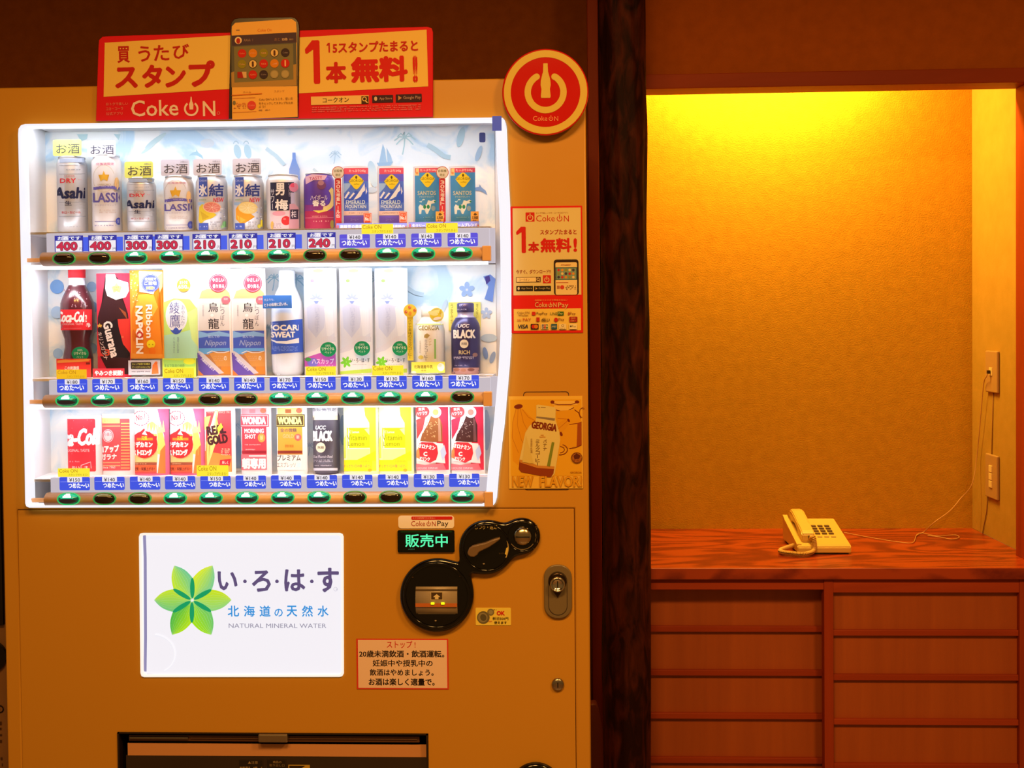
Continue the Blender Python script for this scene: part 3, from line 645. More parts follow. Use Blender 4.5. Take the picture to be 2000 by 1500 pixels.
# ---------------------------------------------------------------- shelves, rails, buttons
raill = glow('cdc5d0', .85); tan = mat((.66,.42,.24), .35, name='tan_bar')
btn = mat('1c1210', .12, name='smoked_button', spec=.6)
ringm = glow('2fd06a', .85); lampm = glow('18b886', 1.1); hotm = glow('f0fff8', 1.6)
BX = [(125,194,265,334,404,474,545,615,685,757,827,900), (131,200,270,340,410,480,548,619,689,761,832,903), (134,204,273,342,412,482,552,623,693,763,833,903)]
BYp = [(505,494.5), (782.5,775.5), (974.5,970)]
LIT = ['001111100111', '111100111110', '100111110011']
ENDS = [(78,958), (83,960), (86,962)]
RFY = MY-.004                           # face of the price rails
for i in range(3):
    sh = empty('display_shelf', (0,0,0)); sh.parent = vm
    e0, e1 = ENDS[i]; zt_, zb1, zm, zbb = lv[i]
    xa = at(e0+14,zt_ and 500,RFY).x; xa = Mx(e0+12,rail_px[i][0],RFY)[0]; xb = Mx(e1-2,rail_px[i][0],RFY)[0]
    box('shelf_board', (bx0+.002,MY+.012,SH[i]-.005), (bx1-.002,BY-.004,SH[i]), white, sh)
    box('price_rail', (xa,RFY,zb1-.006), (xb,MY+.014,max(zt_,SH[i]-.004)), raill, sh, .0015)
    # rounded bar carrying the buttons
    xa = Mx(e0,rail_px[i][2],MY-.02)[0]; xb = Mx(e1,rail_px[i][2],MY-.02)[0]; hh = (zb1-zbb)/2; n = 12; V = []; Fc = []
    for k, x in enumerate((xa, xb)):
        for q in range(n+1):
            a = math.pi/2+math.pi*q/n; V.append((x, MY-.004+.018*math.cos(a), zbb+hh+hh*math.sin(a)))
        V.append((x, MY+.016, zbb)); V.append((x, MY+.016, zb1))
    m_ = n+3
    for q in range(m_): Fc.append((q,(q+1)%m_,m_+(q+1)%m_,m_+q))
    Fc += [tuple(range(m_))[::-1], tuple(range(m_,2*m_))]
    o = fixn(mesh('button_bar', V, Fc, tan, sh))
    for f in o.data.polygons: f.use_smooth = len(f.vertices) == 4
    el = Mx(44 if i == 0 else 47, 500, MY)[0]
    box('bar_end', (el,MY-.002,zm-.007), (xa+.002,MY+.008,zm+.001), tan, sh, .001)
    box('end_cap', (xb-.016,MY-.0235,zbb-.001), (xb+.001,MY-.004,zb1+.001), mat((.66,.40,.22), .4, name='tan_bar_cap'), sh, .0015)
    xe = Mx(e1+9,500,MY)[0]; box('end_block', (xb-.006,MY+.004,zbb-.004), (xe,MY+.014,max(zt_,SH[i]-.004)), raill, sh)  # glowing block added to cover the dark gap beyond the bar
    # buttons
    yb0, yb1 = BYp[i]
    for k in range(12):
        px = BX[i][k]; py = yb0+(yb1-yb0)*(px-BX[i][0])/(BX[i][-1]-BX[i][0]); Yb = MY-.0225
        c = at(px,py,Yb); kx, kz, dd = 21.0/F*Yb, 10.8/F*Yb, .009
        def dome(name, m, par, cond, lift, sx=1.0, sz=1.0, nu=20, nv=12):
            V = []; Fc = []
            for a in range(nu+1):
                u = -1+2*a/nu
                hu = math.sqrt(max(0,1-abs(u)**2.6))
                for b_ in range(nv+1):
                    v = (-1+2*b_/nv)*hu; r2 = min(1,(abs(u)**2.6)+v*v)
                    V.append((c.x+u*kx*sx, c.y-dd*math.sqrt(max(0,1-r2))-lift, c.z+v*kz*sz, u, v))
            for a in range(nu):
                for b_ in range(nv):
                    q = (a*(nv+1)+b_, (a+1)*(nv+1)+b_, (a+1)*(nv+1)+b_+1, a*(nv+1)+b_+1)
                    if cond(sum(V[t][3] for t in q)/4, sum(V[t][4] for t in q)/4): Fc.append(q)
            o = mesh(name, [t[:3] for t in V], Fc, m, par, True)
            bm = bmesh.new(); bm.from_mesh(o.data); bmesh.ops.remove_doubles(bm, verts=bm.verts, dist=1e-6)
            bmesh.ops.delete(bm, geom=[v for v in bm.verts if not v.link_faces], context='VERTS')
            bm.to_mesh(o.data); bm.free(); return o
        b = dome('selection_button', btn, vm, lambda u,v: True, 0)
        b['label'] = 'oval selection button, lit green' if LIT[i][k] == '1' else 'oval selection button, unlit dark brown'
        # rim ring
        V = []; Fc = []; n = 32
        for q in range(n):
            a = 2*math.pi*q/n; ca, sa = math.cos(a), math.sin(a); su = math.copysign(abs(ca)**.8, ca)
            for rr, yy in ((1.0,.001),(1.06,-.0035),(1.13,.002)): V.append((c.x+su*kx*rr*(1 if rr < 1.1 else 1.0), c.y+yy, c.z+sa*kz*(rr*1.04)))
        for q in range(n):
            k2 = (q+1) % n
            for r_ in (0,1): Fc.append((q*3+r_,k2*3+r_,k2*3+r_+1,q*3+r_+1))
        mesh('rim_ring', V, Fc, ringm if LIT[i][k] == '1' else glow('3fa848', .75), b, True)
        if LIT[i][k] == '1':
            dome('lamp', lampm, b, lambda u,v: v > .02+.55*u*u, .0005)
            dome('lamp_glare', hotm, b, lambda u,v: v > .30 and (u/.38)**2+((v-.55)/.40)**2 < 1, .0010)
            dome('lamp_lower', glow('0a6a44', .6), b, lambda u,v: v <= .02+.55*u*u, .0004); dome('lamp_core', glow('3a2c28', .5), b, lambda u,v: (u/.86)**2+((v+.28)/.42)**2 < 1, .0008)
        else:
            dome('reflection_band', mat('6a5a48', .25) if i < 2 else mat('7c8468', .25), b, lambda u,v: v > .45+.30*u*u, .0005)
# ---------------------------------------------------------------- price tags
tagblue = '4a5fe0'
def price_std(i, k, x0, y0, price, cut=0):
    Y = RFY-.0012; w, h = 59.5, 25.5; a = at(x0,y0,Y); b = at(x0+w,y0+h,Y)
    o = plate('price_tag', rrect(a.x,b.z,b.x,a.z,.003), [], Y, Y+.001, glow('3f55e0' if i else '5a52d8'), vm)
    p = Print(Y, glow); p.rect(x0+15,y0-.5,x0+45,y0+10,'e8e4f0',1); p.line([(x0+2,y0+9),(x0+15,y0+9)],.5,'a8b4ff'); p.line([(x0+45,y0+9),(x0+58,y0+9)],.5,'a8b4ff')
    p.text('¥'+str(price),x0+19,y0+1.5,x0+41,y0+9,'33303c',.02)
    if i == 2: p.text('つめた〜い',x0+17,y0+11,x0+59,y0+21.5,'ffffff',.03)
    else: p.text('つめた〜い',x0+4,y0+10.5,x0+54,y0+22,'ffffff',.03)
    p.build('lettering', o)
def price_alc(x0, y0, price):
    Y = RFY-.0012; w = 56; h = 31; a = at(x0,y0,Y); b = at(x0+w,y0+h,Y)
    q0 = at(x0+44,y0+3,Y+.0012); q1 = at(x0+68,y0+30,Y+.0012)
    if x0 < 590: plate('blue_tag', [(q0.x,q1.z),(q1.x,q1.z),(q1.x,q0.z),(q0.x,q0.z)], [], Y+.0003, Y+.001, glow('4a62e6'), vm)
    o = plate('alcohol_price_tag', [(a.x,b.z),(b.x,b.z),(b.x,a.z),(a.x,a.z)], [], Y-.0012, Y-.0002, glow('3436a0'), vm)
    p = Print(Y-.0012, glow); p.rect(x0+1,y0+9.5,x0+w-1.5,y0+h,'ece8f2'); p.text('お酒です',x0+5,y0+1,x0+51,y0+8.5,'ffffff',.02)
    p.rect(x0+14,y0+.5,x0+27,y0+9,'b8b4dc'); p.text('酒',x0+15,y0+1,x0+26,y0+8.5,'ffffff',.02)
    p.text(str(price),x0+2,y0+11,x0+46,y0+h-1,'3a2834',.085); p.text(str(price),x0+2.8,y0+11.8,x0+45.2,y0+h-1.8,'c8304e',.05)
    p.text('円',x0+48,y0+23,x0+54,y0+29,'5a5468',.0); p.build('lettering', o)
for x, v in zip((107,172.5,243,302.5,376,447,522,600), (400,400,300,300,210,210,210,240)): price_alc(x, 460.5-(x-107)*.0128, v)
for k, x in enumerate((663,733,803,874)): price_std(0, k, x, 458-k*.9, 140)
for k, v in enumerate((180,170,160,150,140,140,170,150,130,130,160,170)): price_std(1, k, (111,180,249,318,388,457,526.5,596,665.5,735,805,876)[k], 741-k*.72, v)
for k, v in enumerate((150,140,140,140,150,140,140,140,140,140,130,130)): price_std(2, k, (116,184,253.5,322,391,460,529,599,668,738,808,877)[k], 932-k*.6, v)
# yellow promotion tags on the rails
for n_, (x0,y0,x1,y1) in enumerate(((706,438,768,456),(832,436,894,454),(110,722,169,739.5),(319,719,379,738),(597,716,656,733),(727,714,788,733),(113,915,175,931),(384,909,446,930))):
    Y = RFY-.0045; a = at(x0,y0,Y); b = at(x1,y1,Y)
    o = plate('promotion_tag', [(a.x,b.z),(b.x,b.z),(b.x,a.z),(a.x,a.z)], [], Y, Y+.001, glow('f0b820' if n_ in (2,) else 'f6e63a'), vm)
    p = Print(Y, glow); h = y1-y0; p.text('Coke ON',x0+2,y0+1.5,x0+39,y0+h*.5,'b8761a',.0); p.text('スタンプがたまる!',x0+20,y0+h*.62,x1-3,y1-1.5,'b0841c',.0); p.build('lettering', o)
# alcohol tags above the cans
for n_, (x0,y0,col) in enumerate(((103,273,'e2f07a'),(170,275,'d9d8ec'),(243,316,'e4f27c'),(314,312,'d2d4ec'),(377,311,'d6d6e8'),(454,310,'d2d2e4'))):
    Y = 2.262; a = at(x0,y0,Y); b = at(x0+56,y0+31,Y)
    o = plate('alcohol_notice', rrect(a.x,b.z,b.x,a.z,.004), [], Y, Y+.001, ink(col), vm)
    p = Print(Y); p.text('お酒',x0+6,y0+8,x0+53,y0+27,'4c4a58',-.004); p.text('20歳以上',x0+38,y0+2,x0+53,y0+6,'8a8898',.0); p.build('lettering', o)
    box('notice_stem', ((a.x+b.x)/2-.002,Y+.001,b.z-.02), ((a.x+b.x)/2+.002,Y+.002,b.z+.01), raill, vm)
# glass pane in front of the display
gm = bpy.data.materials.new('display_glass'); gm.use_nodes = True; nt = gm.node_tree; nt.nodes.remove(nt.nodes['Principled BSDF'])
t_ = nt.nodes.new('ShaderNodeBsdfTransparent'); gl = nt.nodes.new('ShaderNodeBsdfGlossy'); gl.inputs['Roughness'].default_value = .03; fr = nt.nodes.new('ShaderNodeFresnel'); fr.inputs['IOR'].default_value = 1.35; mx = nt.nodes.new('ShaderNodeMixShader')
nt.links.new(fr.outputs[0], mx.inputs[0]); nt.links.new(t_.outputs[0], mx.inputs[1]); nt.links.new(gl.outputs[0], mx.inputs[2]); nt.links.new(mx.outputs[0], nt.nodes['Material Output'].inputs['Surface'])
gp = hole(6.5,21.5,6)
mesh('glass_pane', [(a,MY-.0005+.0125,b) for a,b in gp], [tuple(range(len(gp)))[::-1]], gm, disp)
# ---------------------------------------------------------------- lower door: lit advertisement
ad = empty('advertisement_window', (0,0,.6)); ad.parent = vm
rim_ = [(a,b) for a,b in AW]
acx = (AW[0][0]+AW[6][0])/2; acz = (AW[2][1]+AW[8][1])/2
def ascl(k): return [(acx+(a-acx)*(1-k), acz+(b-acz)*(1-k*1.4)) for a,b in AW]
plate('rim', ascl(.001), [ascl(.02)], MY-.004, MY+.012, glow('fff0e4', 1.0), ad, .0015)
plate('light_panel', ascl(.012), [], MY+.006, MY+.012, glow('eeedf5', 1.0), ad)
p = Print(MY+.006, glow); p.line([(282,1043),(283,1090),(281,1250),(279,1318)], 6, '8a86b0'); p.line([(284,1316.5),(350,1318),(640,1317),(666,1316)],1.6,'9a96b8')  # first grey line paints a shadow down the panel's left edge
def petal(tip, na, nb, c, col1, col2):
    mxp = lambda a,b,t: (a[0]+(b[0]-a[0])*t, a[1]+(b[1]-a[1])*t)
    def cur(a, b, bul):
        out = []; dx, dy = b[0]-a[0], b[1]-a[1]; l = math.hypot(dx,dy)
        for q in range(7):
            t = q/6; s = math.sin(math.pi*t)*bul; out.append((a[0]+dx*t+dy/l*s, a[1]+dy*t-dx/l*s))
        return out
    A = cur(na, tip, 4.5); B = cur(tip, nb, 4.5)
    for q in range(6):
        f = (q+.5)/6
        # gradient between the two greens across the petal, as printed
    N_ = 8
    def mixc(t): return '%02x%02x%02x' % tuple(int(int(col1[i:i+2],16)*(1-t)+int(col2[i:i+2],16)*t) for i in (0,2,4))
    # sweep from edge na->tip to edge tip->nb
    for s in range(N_):
        t0, t1 = s/N_, (s+1)/N_
        L0 = [mxp(mxp(A[q], c, 0) if True else 0, B[6-q], t0) for q in range(7)]; L1 = [mxp(A[q], B[6-q], t1) for q in range(7)]
        c0 = mxp(na, nb, t0); c1 = mxp(na, nb, t1)
        p.poly([c]+L0+L1[::-1], mixc((t0+t1)/2))
C0 = (376,1172)
nt_ = [(376.6,1128),(414,1151),(413,1194),(375,1216),(338,1195),(339,1150)]
tp_ = [(416,1104),(453,1171.5),(413,1240),(336,1240),(301,1171.5),(341,1104)]
gr = [('d8e82c','7ac890'),('c6e01c','8ed27c'),('6cc46c','a4e010'),('b4e018','4cb446'),('70c47c','c2e02c'),('c4e42c','6cc494')]
for i in range(6): petal(tp_[i], nt_[i], nt_[(i+1) % 6], C0, gr[i][0], gr[i][1])
for i,(x,y) in enumerate(nt_):
    mx_, my_ = C0[0]+(x-C0[0])*.54, C0[1]+(y-C0[1])*.54; l = math.hypot(x-C0[0], y-C0[1])
    a = math.degrees(math.atan2(-(y-C0[1]), x-C0[0])); p.ell(mx_, my_, l*.47, 4.6, '0e9a62', a)
col = '5c4e78'
for ch,x0,y0,x1,y1 in (('い',425,1115,465,1153),('ろ',492,1113,530,1156),('は',555,1111,597,1155),('す',620,1108,663,1157)): p.text(ch,x0,y0,x1,y1,col,.028)
for x in (479,541.5,609.5): p.ell(x,1135,3.6,3.6,col)
x = 445
for ch, w_ in zip('北海道の天然水', (23,22,22,17,21,22,22)):
    p.text(ch, x, 1182 if ch != 'の' else 1188, x+w_, 1204, '2f8fd8', .018); x += w_+(8.6 if ch not in 'の道' else 7)
p.text('NATURAL MINERAL WATER',445,1217,640,1226,'8d8aa0',.0); p.text('R',657,1149,660,1152,'b0aec4',0); p.ring(656,1150,4,.6,'b8b6c8')
p.ring(300,1276,45,2.2,'f6f6fc',40,-60,85); p.build('lettering', ad)
# ---------------------------------------------------------------- payment panel: three black discs joined by necks
pay = empty('payment_panel', (0,0,.6)); pay.parent = vm
def disc_pts(px, py, r, Y, n=40): c = at(px,py,Y); return [(c.x+r*Y/F*math.cos(2*math.pi*i/n), c.z+r*Y/F*math.sin(2*math.pi*i/n)) for i in range(n)]
def union_outline(discs, k=14.0):
    """one flowing outline round the discs (smooth union), in pixels"""
    def f(x, y):
        s = 0
        for cx, cy, r in discs: s += math.exp(-(math.hypot(x-cx, y-cy)-r)/k*2)
        return -math.log(s)*k/2
    out = []
    # march round the boundary
    x, y = discs[0][0]-discs[0][2]-20, discs[0][1]
    while f(x, y) > 0: x += .5
    sx, sy = x, y; st = 2.5
    for n in range(2000):
        e = .3; gx = (f(x+e,y)-f(x-e,y))/(2*e); gy = (f(x,y+e)-f(x,y-e))/(2*e); l = math.hypot(gx,gy) or 1
        v = f(x,y); x -= gx/l*v; y -= gy/l*v; out.append((x,y)); x += gy/l*st; y -= gx/l*st
        if n > 20 and math.hypot(x-sx, y-sy) < st*1.1: break
    return out
ol = union_outline([(853,1163,72),(950,1069,53),(1020,1047,35)], 22)
PO = [Mx(x,y,MY-.01) for x,y in ol]
area2 = sum(PO[i][0]*PO[(i+1)%len(PO)][1]-PO[(i+1)%len(PO)][0]*PO[i][1] for i in range(len(PO)))
if area2 < 0: PO = PO[::-1]
plate('black_base', PO, [], MY-.013, MY-.0005, black, pay, .005)
FY = MY-.013
def ringplate(px, py, r, w_, Y, m, name, par, d=.003): return plate(name, disc_pts(px,py,r,Y), [disc_pts(px,py,r-w_,Y)], Y-d, Y+.001, m, par, .001)
ringplate(853,1163,66,5,FY,black,'note_ring',pay,.004); ringplate(950,1069,47,3,FY,black,'coin_ring',pay,.003)
# banknote slot: a drum with bright edge and two lamps
c = at(853,1172,FY); w_ = 41/F*FY
V = []; Fc = []; n = 18; r_ = .034
for x in (c.x-w_, c.x+w_):
    for q in range(n+1):
        a = math.radians(-78+156*q/n); V.append((x, FY+.016-r_*.75*math.cos(a), c.z+r_*math.sin(a)))
for q in range(n): Fc.append((q,q+1,n+2+q,n+1+q))
Fc += [tuple(range(n+1))[::-1], tuple(range(n+1,2*n+2))]
dr_ = fixn(mesh('banknote_drum', V, Fc, greyp, pay, True))
for f in dr_.data.polygons: f.use_smooth = len(f.vertices) == 4
def drum_y(z): t = max(-.95,min(.95,(z-c.z)/r_)); return FY+.016-r_*.75*math.sqrt(1-t*t)
for (ya,yb_,m_,nm) in ((1176,1183,mat('b0622c',.4),'edge_strip'),(1150,1153,mat('4a3c2c',.3),'groove_line'),(1196,1199,steel,'groove_line')):
    za, zb_ = at(853,ya,FY).z, at(853,yb_,FY).z; ym_ = drum_y((za+zb_)/2); hw = w_*(1.0 if ya != 1196 else .9)
    box(nm, (c.x-hw,ym_-.0012,zb_), (c.x+hw,ym_+.002,za), m_, pay)
p = Print(drum_y(at(853,1163,FY).z)-.0008); p.rect(841,1156,865,1172,'cdbb90',1); p.rect(842,1157,864,1171,'4a3826'); p.poly([(853,1160),(860,1166),(856.5,1166),(856.5,1170),(849.5,1170),(849.5,1166),(846,1166)],'e0d0a0'); p.build('arrow_mark', pay)
for x in (845,865):
    q = at(x,1178.5,drum_y(at(853,1179,FY).z)-.002); box('lamp', (q.x-.0035,q.y-.002,q.z-.002), (q.x+.0035,q.y+.001,q.z+.002), glow('d8e010',1.5), pay, .0008)
for x in (806,899): q = at(x,1127 if x < 850 else 1125,FY); lathe('rivet', [(.0022,0),(.0022,.001)], mat('4a3428',.3), pay, q.x, q.y-.001, q.z-.0005, 10)
for x, y in ((851,1212),(945,1101)): q = at(x,y,FY); lathe('rivet', [(.0020,-.001),(.0020,.001)], greyp, pay, q.x, q.y-.0015, q.z, 10)
# return lever: teardrop
lv_ = [(913,1079),(916,1071),(923,1066),(935,1063),(948,1060),(962,1054),(976,1050),(977,1053),(967,1061),(955,1069),(944,1074),(936,1078),(932,1084),(926,1088),(919,1087.5),(914,1084)]
P_ = [Mx(x,y,FY-.012) for x,y in lv_][::-1]
plate('return_lever', P_, [], FY-.014, FY-.001, mat('6a543c', .35, name='bronze_plastic'), pay, .002)
# coin slot dome
q = at(1021,1047,FY)
V = []; Fc = []; n = 28; R_ = 18.5/F*FY
for j in range(7):
    t = j/6*math.pi/2
    for i in range(n): a = 2*math.pi*i/n; V.append((q.x+R_*math.cos(a)*math.cos(t), q.y-.010*math.sin(t)-.001, q.z+R_*math.sin(a)*math.cos(t)))
for j in range(6):
    for i in range(n): k = (i+1) % n; Fc.append((j*n+i,j*n+k,(j+1)*n+k,(j+1)*n+i))
mesh('coin_slot', V, Fc, mat('b4a890', .22, 1.0, name='polished_steel'), pay, True)
box('slot_opening', (q.x-.0135,q.y-.0118,q.z-.0012), (q.x+.0135,q.y-.005,q.z+.0012), dark, pay)
ringplate(1020,1047,31,3,FY,black,'slot_ring',pay,.003)
p = Print(FY-.0005); p.text('おつり・返却',927,1025,971,1034,'cdb878',.005); p.ring(950,1069,46,4,'c8b070',None,-28,18,16); p.poly([(994,1068),(989,1084),(986,1082),(989,1070)],'d8c060')
p.text('レバー',975,1079,986,1082,'6a5638',0); p.vtext('コイン投入口',1045,1024,1050,1060,'8a765a',0); p.ring(1020,1047,27,1.5,'7a6a50',None,215,325,14); p.build('lettering', pay)
# ---------------------------------------------------------------- green status display and stickers
def sticker(name, x0, y0, x1, y1, col, r=0, Y=MY-.0006, th=.0008, label=None, edge=None, m=None):
    a = at(x0,(y0+y1)/2,Y); b = at(x1,(y0+y1)/2,Y); za = at((x0+x1)/2,y0,Y).z; zb_ = at((x0+x1)/2,y1,Y).z
    o = plate(name, rrect(a.x,zb_,b.x,za,r/F*Y) if r else [(a.x,zb_),(b.x,zb_),(b.x,za),(a.x,za)], [], Y-th, Y, m or ink(col,.9), vm)
    if label: o['label'] = label
    return o, Print(Y-th)
o, p = sticker('status_display', 777,1035,888,1078,None,3,th=.004,m=mat('020604',.15),label='black status display with green characters')
p.rect(782,1037,883,1040,'0a3a20'); p.inkf = glow; p.text('販売中',791,1043,875,1069,'5affb4',.012); p.text('A004',797,1071,810,1074,'2a5a40',0); p.build('lettering', o)
def power(p, cx, cy, r, w_, col, bottle=True, colb=None):
    p.ring(cx, cy, r, w_, col, None, -240, 60, 36)
    for a in (-240, 60): p.ell(cx+(r-w_/2)*math.cos(math.radians(a)), cy-(r-w_/2)*math.sin(math.radians(a)), w_/2, w_/2, col)
    k = r/41.0
    if bottle:
        L = [(3.8,-56),(4.4,-55),(4.2,-50),(4.6,-46),(4.8,-40),(7,-32),(9.4,-22),(9.8,-14),(8.2,-6),(9,2),(9.6,8),(8.6,11)]
        p.poly([(cx+a*k,cy+b*k) for a,b in L]+[(cx-a*k,cy+b*k) for a,b in L[::-1]], colb or col)
    else: p.rect(cx-w_*.5, cy-r*1.45, cx+w_*.5, cy+r*.1, col, w_*.4)
def cokeon(p, x0, y0, x1, y1, col, bold=.0, bar=None):
    w_ = x1-x0; h = y1-y0
    p.text('Coke', x0, y0+h*.16, x0+w_*.57, y1, col, bold)
    r = min(h*.38, w_*.088); cx = x0+w_*.715; cy = y1-r
    p.ring(cx, cy, r, max(.8,h*.10), col, None, -235, 55, 24)
    if bar is None: p.rect(cx-h*.055, cy-r*1.5, cx+h*.055, cy+r*.1, col)
    p.text('N', x0+w_*.85, y0+h*.22, x1, y1, col, bold)
def one(p, x0, y0, x1, y1, col): w_, h = x1-x0, y1-y0; p.poly([(x0+a*w_,y0+b*h) for a,b in ((.0,.20),(.50,.0),(.92,.0),(1,.03),(1,.96),(.94,1),(.62,1),(.56,.96),(.56,.21),(.12,.31),(.02,.29))], col)
o, p = sticker('payment_sticker', 778,1007,887,1032,'f0e8dc',6,label='cream sticker with red and black words above the green display')
p.rect(803,1008.5,884,1015,'d02418',2); p.text('スマホ自販機でのお支払い',806,1010,850,1013.5,'f0c0a0',0); cokeon(p,803,1015.5,851,1027.5,'b4401c',.0); p.text('Pay',854,1017,876,1030,'3a2a1e',.0)
p.build('lettering', o)
o, p = sticker('coin_sticker', 929,1187,998,1221,'e6d25a',2,label='small yellowish sticker picturing two coins')
p.ell(944,1206,12.5,12.5,'6a6248'); p.ell(943,1206,9.5,9.5,'8c8464'); p.ell(944,1206,6,7,'5a543c',20); p.ell(958.5,1195.5,6.8,6.8,'7a7254'); p.ell(958.5,1195.5,4.3,4.3,'96906e')
p.text('OK',970,1193,986,1202,'d02020',.05); p.text('新旧500円',962,1205,993,1211,'4a3a1e',.015); p.text('使えます',965,1213,990,1219,'3a2a14',.02); p.text('NEW',954,1212,961,1215,'d04020',0); p.blur(964,1189.5,970,1192,'6a4020'); p.build('lettering', o)
o, p = sticker('stop_notice', 696.5,1247.5,876,1346,'d03a2a',0,label='pinkish white notice with red heading and black lines')
p.rect(698,1249,874.5,1344.5,'f0d2c4')
p.text('ストップ !',755,1251.5,812,1266,'c82018',.012)
for s,x0,y0,x1,y1 in (('20歳未満飲酒・飲酒運転。',700,1270,869,1284),('妊娠中や授乳中の',727,1288.5,846,1302),('飲酒はやめましょう。',721,1306.5,848,1320),('お酒は楽しく適量で。',719,1324.5,850,1339)): p.text(s,x0,y0,x1,y1,'1c100c',.022)
p.build('lettering', o)
# tall payment poster
o, p = sticker('payment_poster', 998,402.5,1138,650.5,'d01810',1,label='tall red-edged poster with large red numeral and rows of payment marks'); CR = 'dccb90'
p.rect(1002,406.5,1134.5,576,CR); p.rect(1003.5,603,1134.5,645.5,'e8c860')
p.rect(1026.5,415,1044,433,'c81a10',1); power(p,1035.3,425.5,6.2,1.6,CR,False); cokeon(p,1047,418,1111,432.5,'c02418',.0); p.text('おトクで楽しいコカ・コーラ公式アプリ',1047,414.5,1109,417.5,'a05020',0)
one(p,1008,443,1027,494,'c81810'); p.text('スタンプたまると',1055,448,1126,458,'a82818',.025); p.text('本',1031.5,472,1053,493.5,'c01a10',.045); p.text('無料',1055.5,465,1116,493,'c81810',.04); p.text('!',1120,465,1127,492,'c81810',.05)
p.text('今すぐ、ダウンロード!!',1008,526.5,1076,534.5,'9a3a20',.012); p.rect(1008,541,1056,551.5,'5a3a20'); p.rect(1009,542,1047,550.5,'ecd498'); p.text('コークオン',1014,544,1034,549,'4a2a14',.01); p.ring(1051,545.5,3,1,'ecd498'); p.line([(1053,547.5),(1055,550)],1,'ecd498')
p.rect(1060.5,537.5,1076,553,'c8281c',1); power(p,1068,546.5,5,1.4,CR,False)
p.rect(1008.5,558.5,1041,568.5,'1c120c'); p.rect(1043,558.5,1076,568.5,'1c120c'); p.ell(1013,563.5,2.2,3,'d8c8a0'); p.text('App Store',1018,561,1039,566,'b8a880',0); p.poly([(1046,561),(1050,563.5),(1046,566)],'c8a860'); p.text('Google Play',1052,561,1074,566,'b8a880',0)
# phone picture
p.rect(1082,507,1130,575.8,'2a120c',5); p.rect(1085,512.5,1127,575.8,'e6cf98',3); p.rect(1085,522,1127,547,'4a6a70'); p.rect(1087,524,1125,545,'7a9a90')
for r_i in range(3):
    for c_i in range(5): p.ell(1091+c_i*7.2,527.5+r_i*7,2.6,2.6,('c02a20','d09030','8a9030','e0c890','403858')[(c_i+2*r_i)%5])
p.line([(1086,552),(1110,552)],1,'c06040'); p.ell(1098,561,4,4,'c83a30'); p.rect(1088,558,1093,564,'b07050'); p.blur(1105,557,1125,566,'6a4a30',3); p.blur(1096,516,1115,519,'b06030')
p.text('自販機でスマホで簡単お支払い',1045,584.5,1109,588,'e8a060',0); cokeon(p,1045,588.5,1087,600,CR,.0); p.text('Pay',1090,591,1110,603,CR,.0)
p.text('Coke ON',1010,608.5,1034,612.5,'8a5a2a',0); p.text('Wallet',1012,613.5,1032,617.5,'8a5a2a',0)
p.rect(1039,609,1046,616,'c82a1c',1); p.text('PayPay',1048,609.5,1069,616,'5a3018',.0); p.text('LINE',1075,610,1088,615,'3a5a20',.02); p.rect(1089,608.5,1101,616,'3a6a28'); p.text('Pay',1091,610,1099,615,'e8d8a0',0); p.text('Pay',1113,609.5,1124,616,'8a4a2a',0); p.ell(1111,612.5,1.6,3,'b05a2a')
p.text('au PAY',1010,621.5,1037,627.5,'c05018',.01); p.rect(1047.5,620,1054,628,'b83020'); p.text('d払い',1057,620.5,1074,628.5,'4a2418',.02); p.ell(1086,624.5,4,4,'c02818'); p.text('Pay',1091,621,1102,627.5,'7a3020',0); p.rect(1112,618.5,1127.5,629,'a01c18',1); p.text('QUO',1115,620,1124,624,'e0b070',0); p.blur(1114,625,1125,628,'e0b070')
p.text('VISA',1012,633.5,1031.5,641.5,'2a2440',.03,shear=.2); p.rect(1036.5,632.5,1052,643,'3a1c18',1); p.ell(1042,637.8,3.8,3.8,'c82018'); p.ell(1047,637.8,3.8,3.8,'d07a18')
p.rect(1057,632.5,1071,643,'e8d8b0',1); p.rect(1058.5,633.5,1062,642,'3a4a80'); p.rect(1062.5,633.5,1066,642,'b02020'); p.rect(1066.5,633.5,1070,642,'2a7040'); p.text('JCB',1059,635.5,1070,640,'f0e0c0',0)
p.rect(1076.5,632.5,1088,643,'2a5a78'); p.text('AMEX',1077.5,636,1087,639.5,'d0d0c0',0); p.rect(1092,632.5,1106,643,'e8d8a8',1); p.ring(1099,636,2.6,.9,'6a5a60'); p.blur(1094,640,1104,642,'6a5a50'); p.rect(1112,632.5,1127,643,'ecdcb0',1); p.ring(1119.5,637.7,.1,.1,'3a2a20'); p.text('Pay',1117,635.5,1125,640.5,'3a2a20',.0); p.ell(1114.8,637.5,1.5,2,'3a2a20')
p.build('lettering', o)
# ---------------------------------------------------------------- banana milk card in its holder (a card of its own)
Y = MY-.0022; a = at(993,774,Y); b = at(1139,954,Y); cc = empty('advertising_card', ((a.x+b.x)/2,Y,b.z)); tag(cc, 'yellow advertising card with bananas, a milk churn and a tilted bottle, slotted beside the display', 'poster')
plate('card', [(a.x,b.z),(b.x,b.z),(b.x,a.z),(a.x,a.z)], [], Y, Y+.0012, ink('e8bc4a'), cc)
CRM = 'e8c05c'; BN = 'd89a18'; LN = 'b46a10'; BR = '7a2c10'
p = Print(Y); p.rect(997,780,1136,930,'e0aa22')
p.poly([(1001,900),(999,850),(1003,812),(1010,797),(1020,797),(1035,812),(1050,826),(1060,850),(1050,880),(1030,905),(1010,908)],'dc9c14')
for pts in ([(1008,798),(1001,825),(1000,855),(1012,885)],[(1012,797),(1010,830),(1018,860),(1032,882)],[(1016,797),(1022,825),(1035,850)],[(1020,799),(1032,815),(1046,822)]): p.line(pts,1.0,'bc7a10')
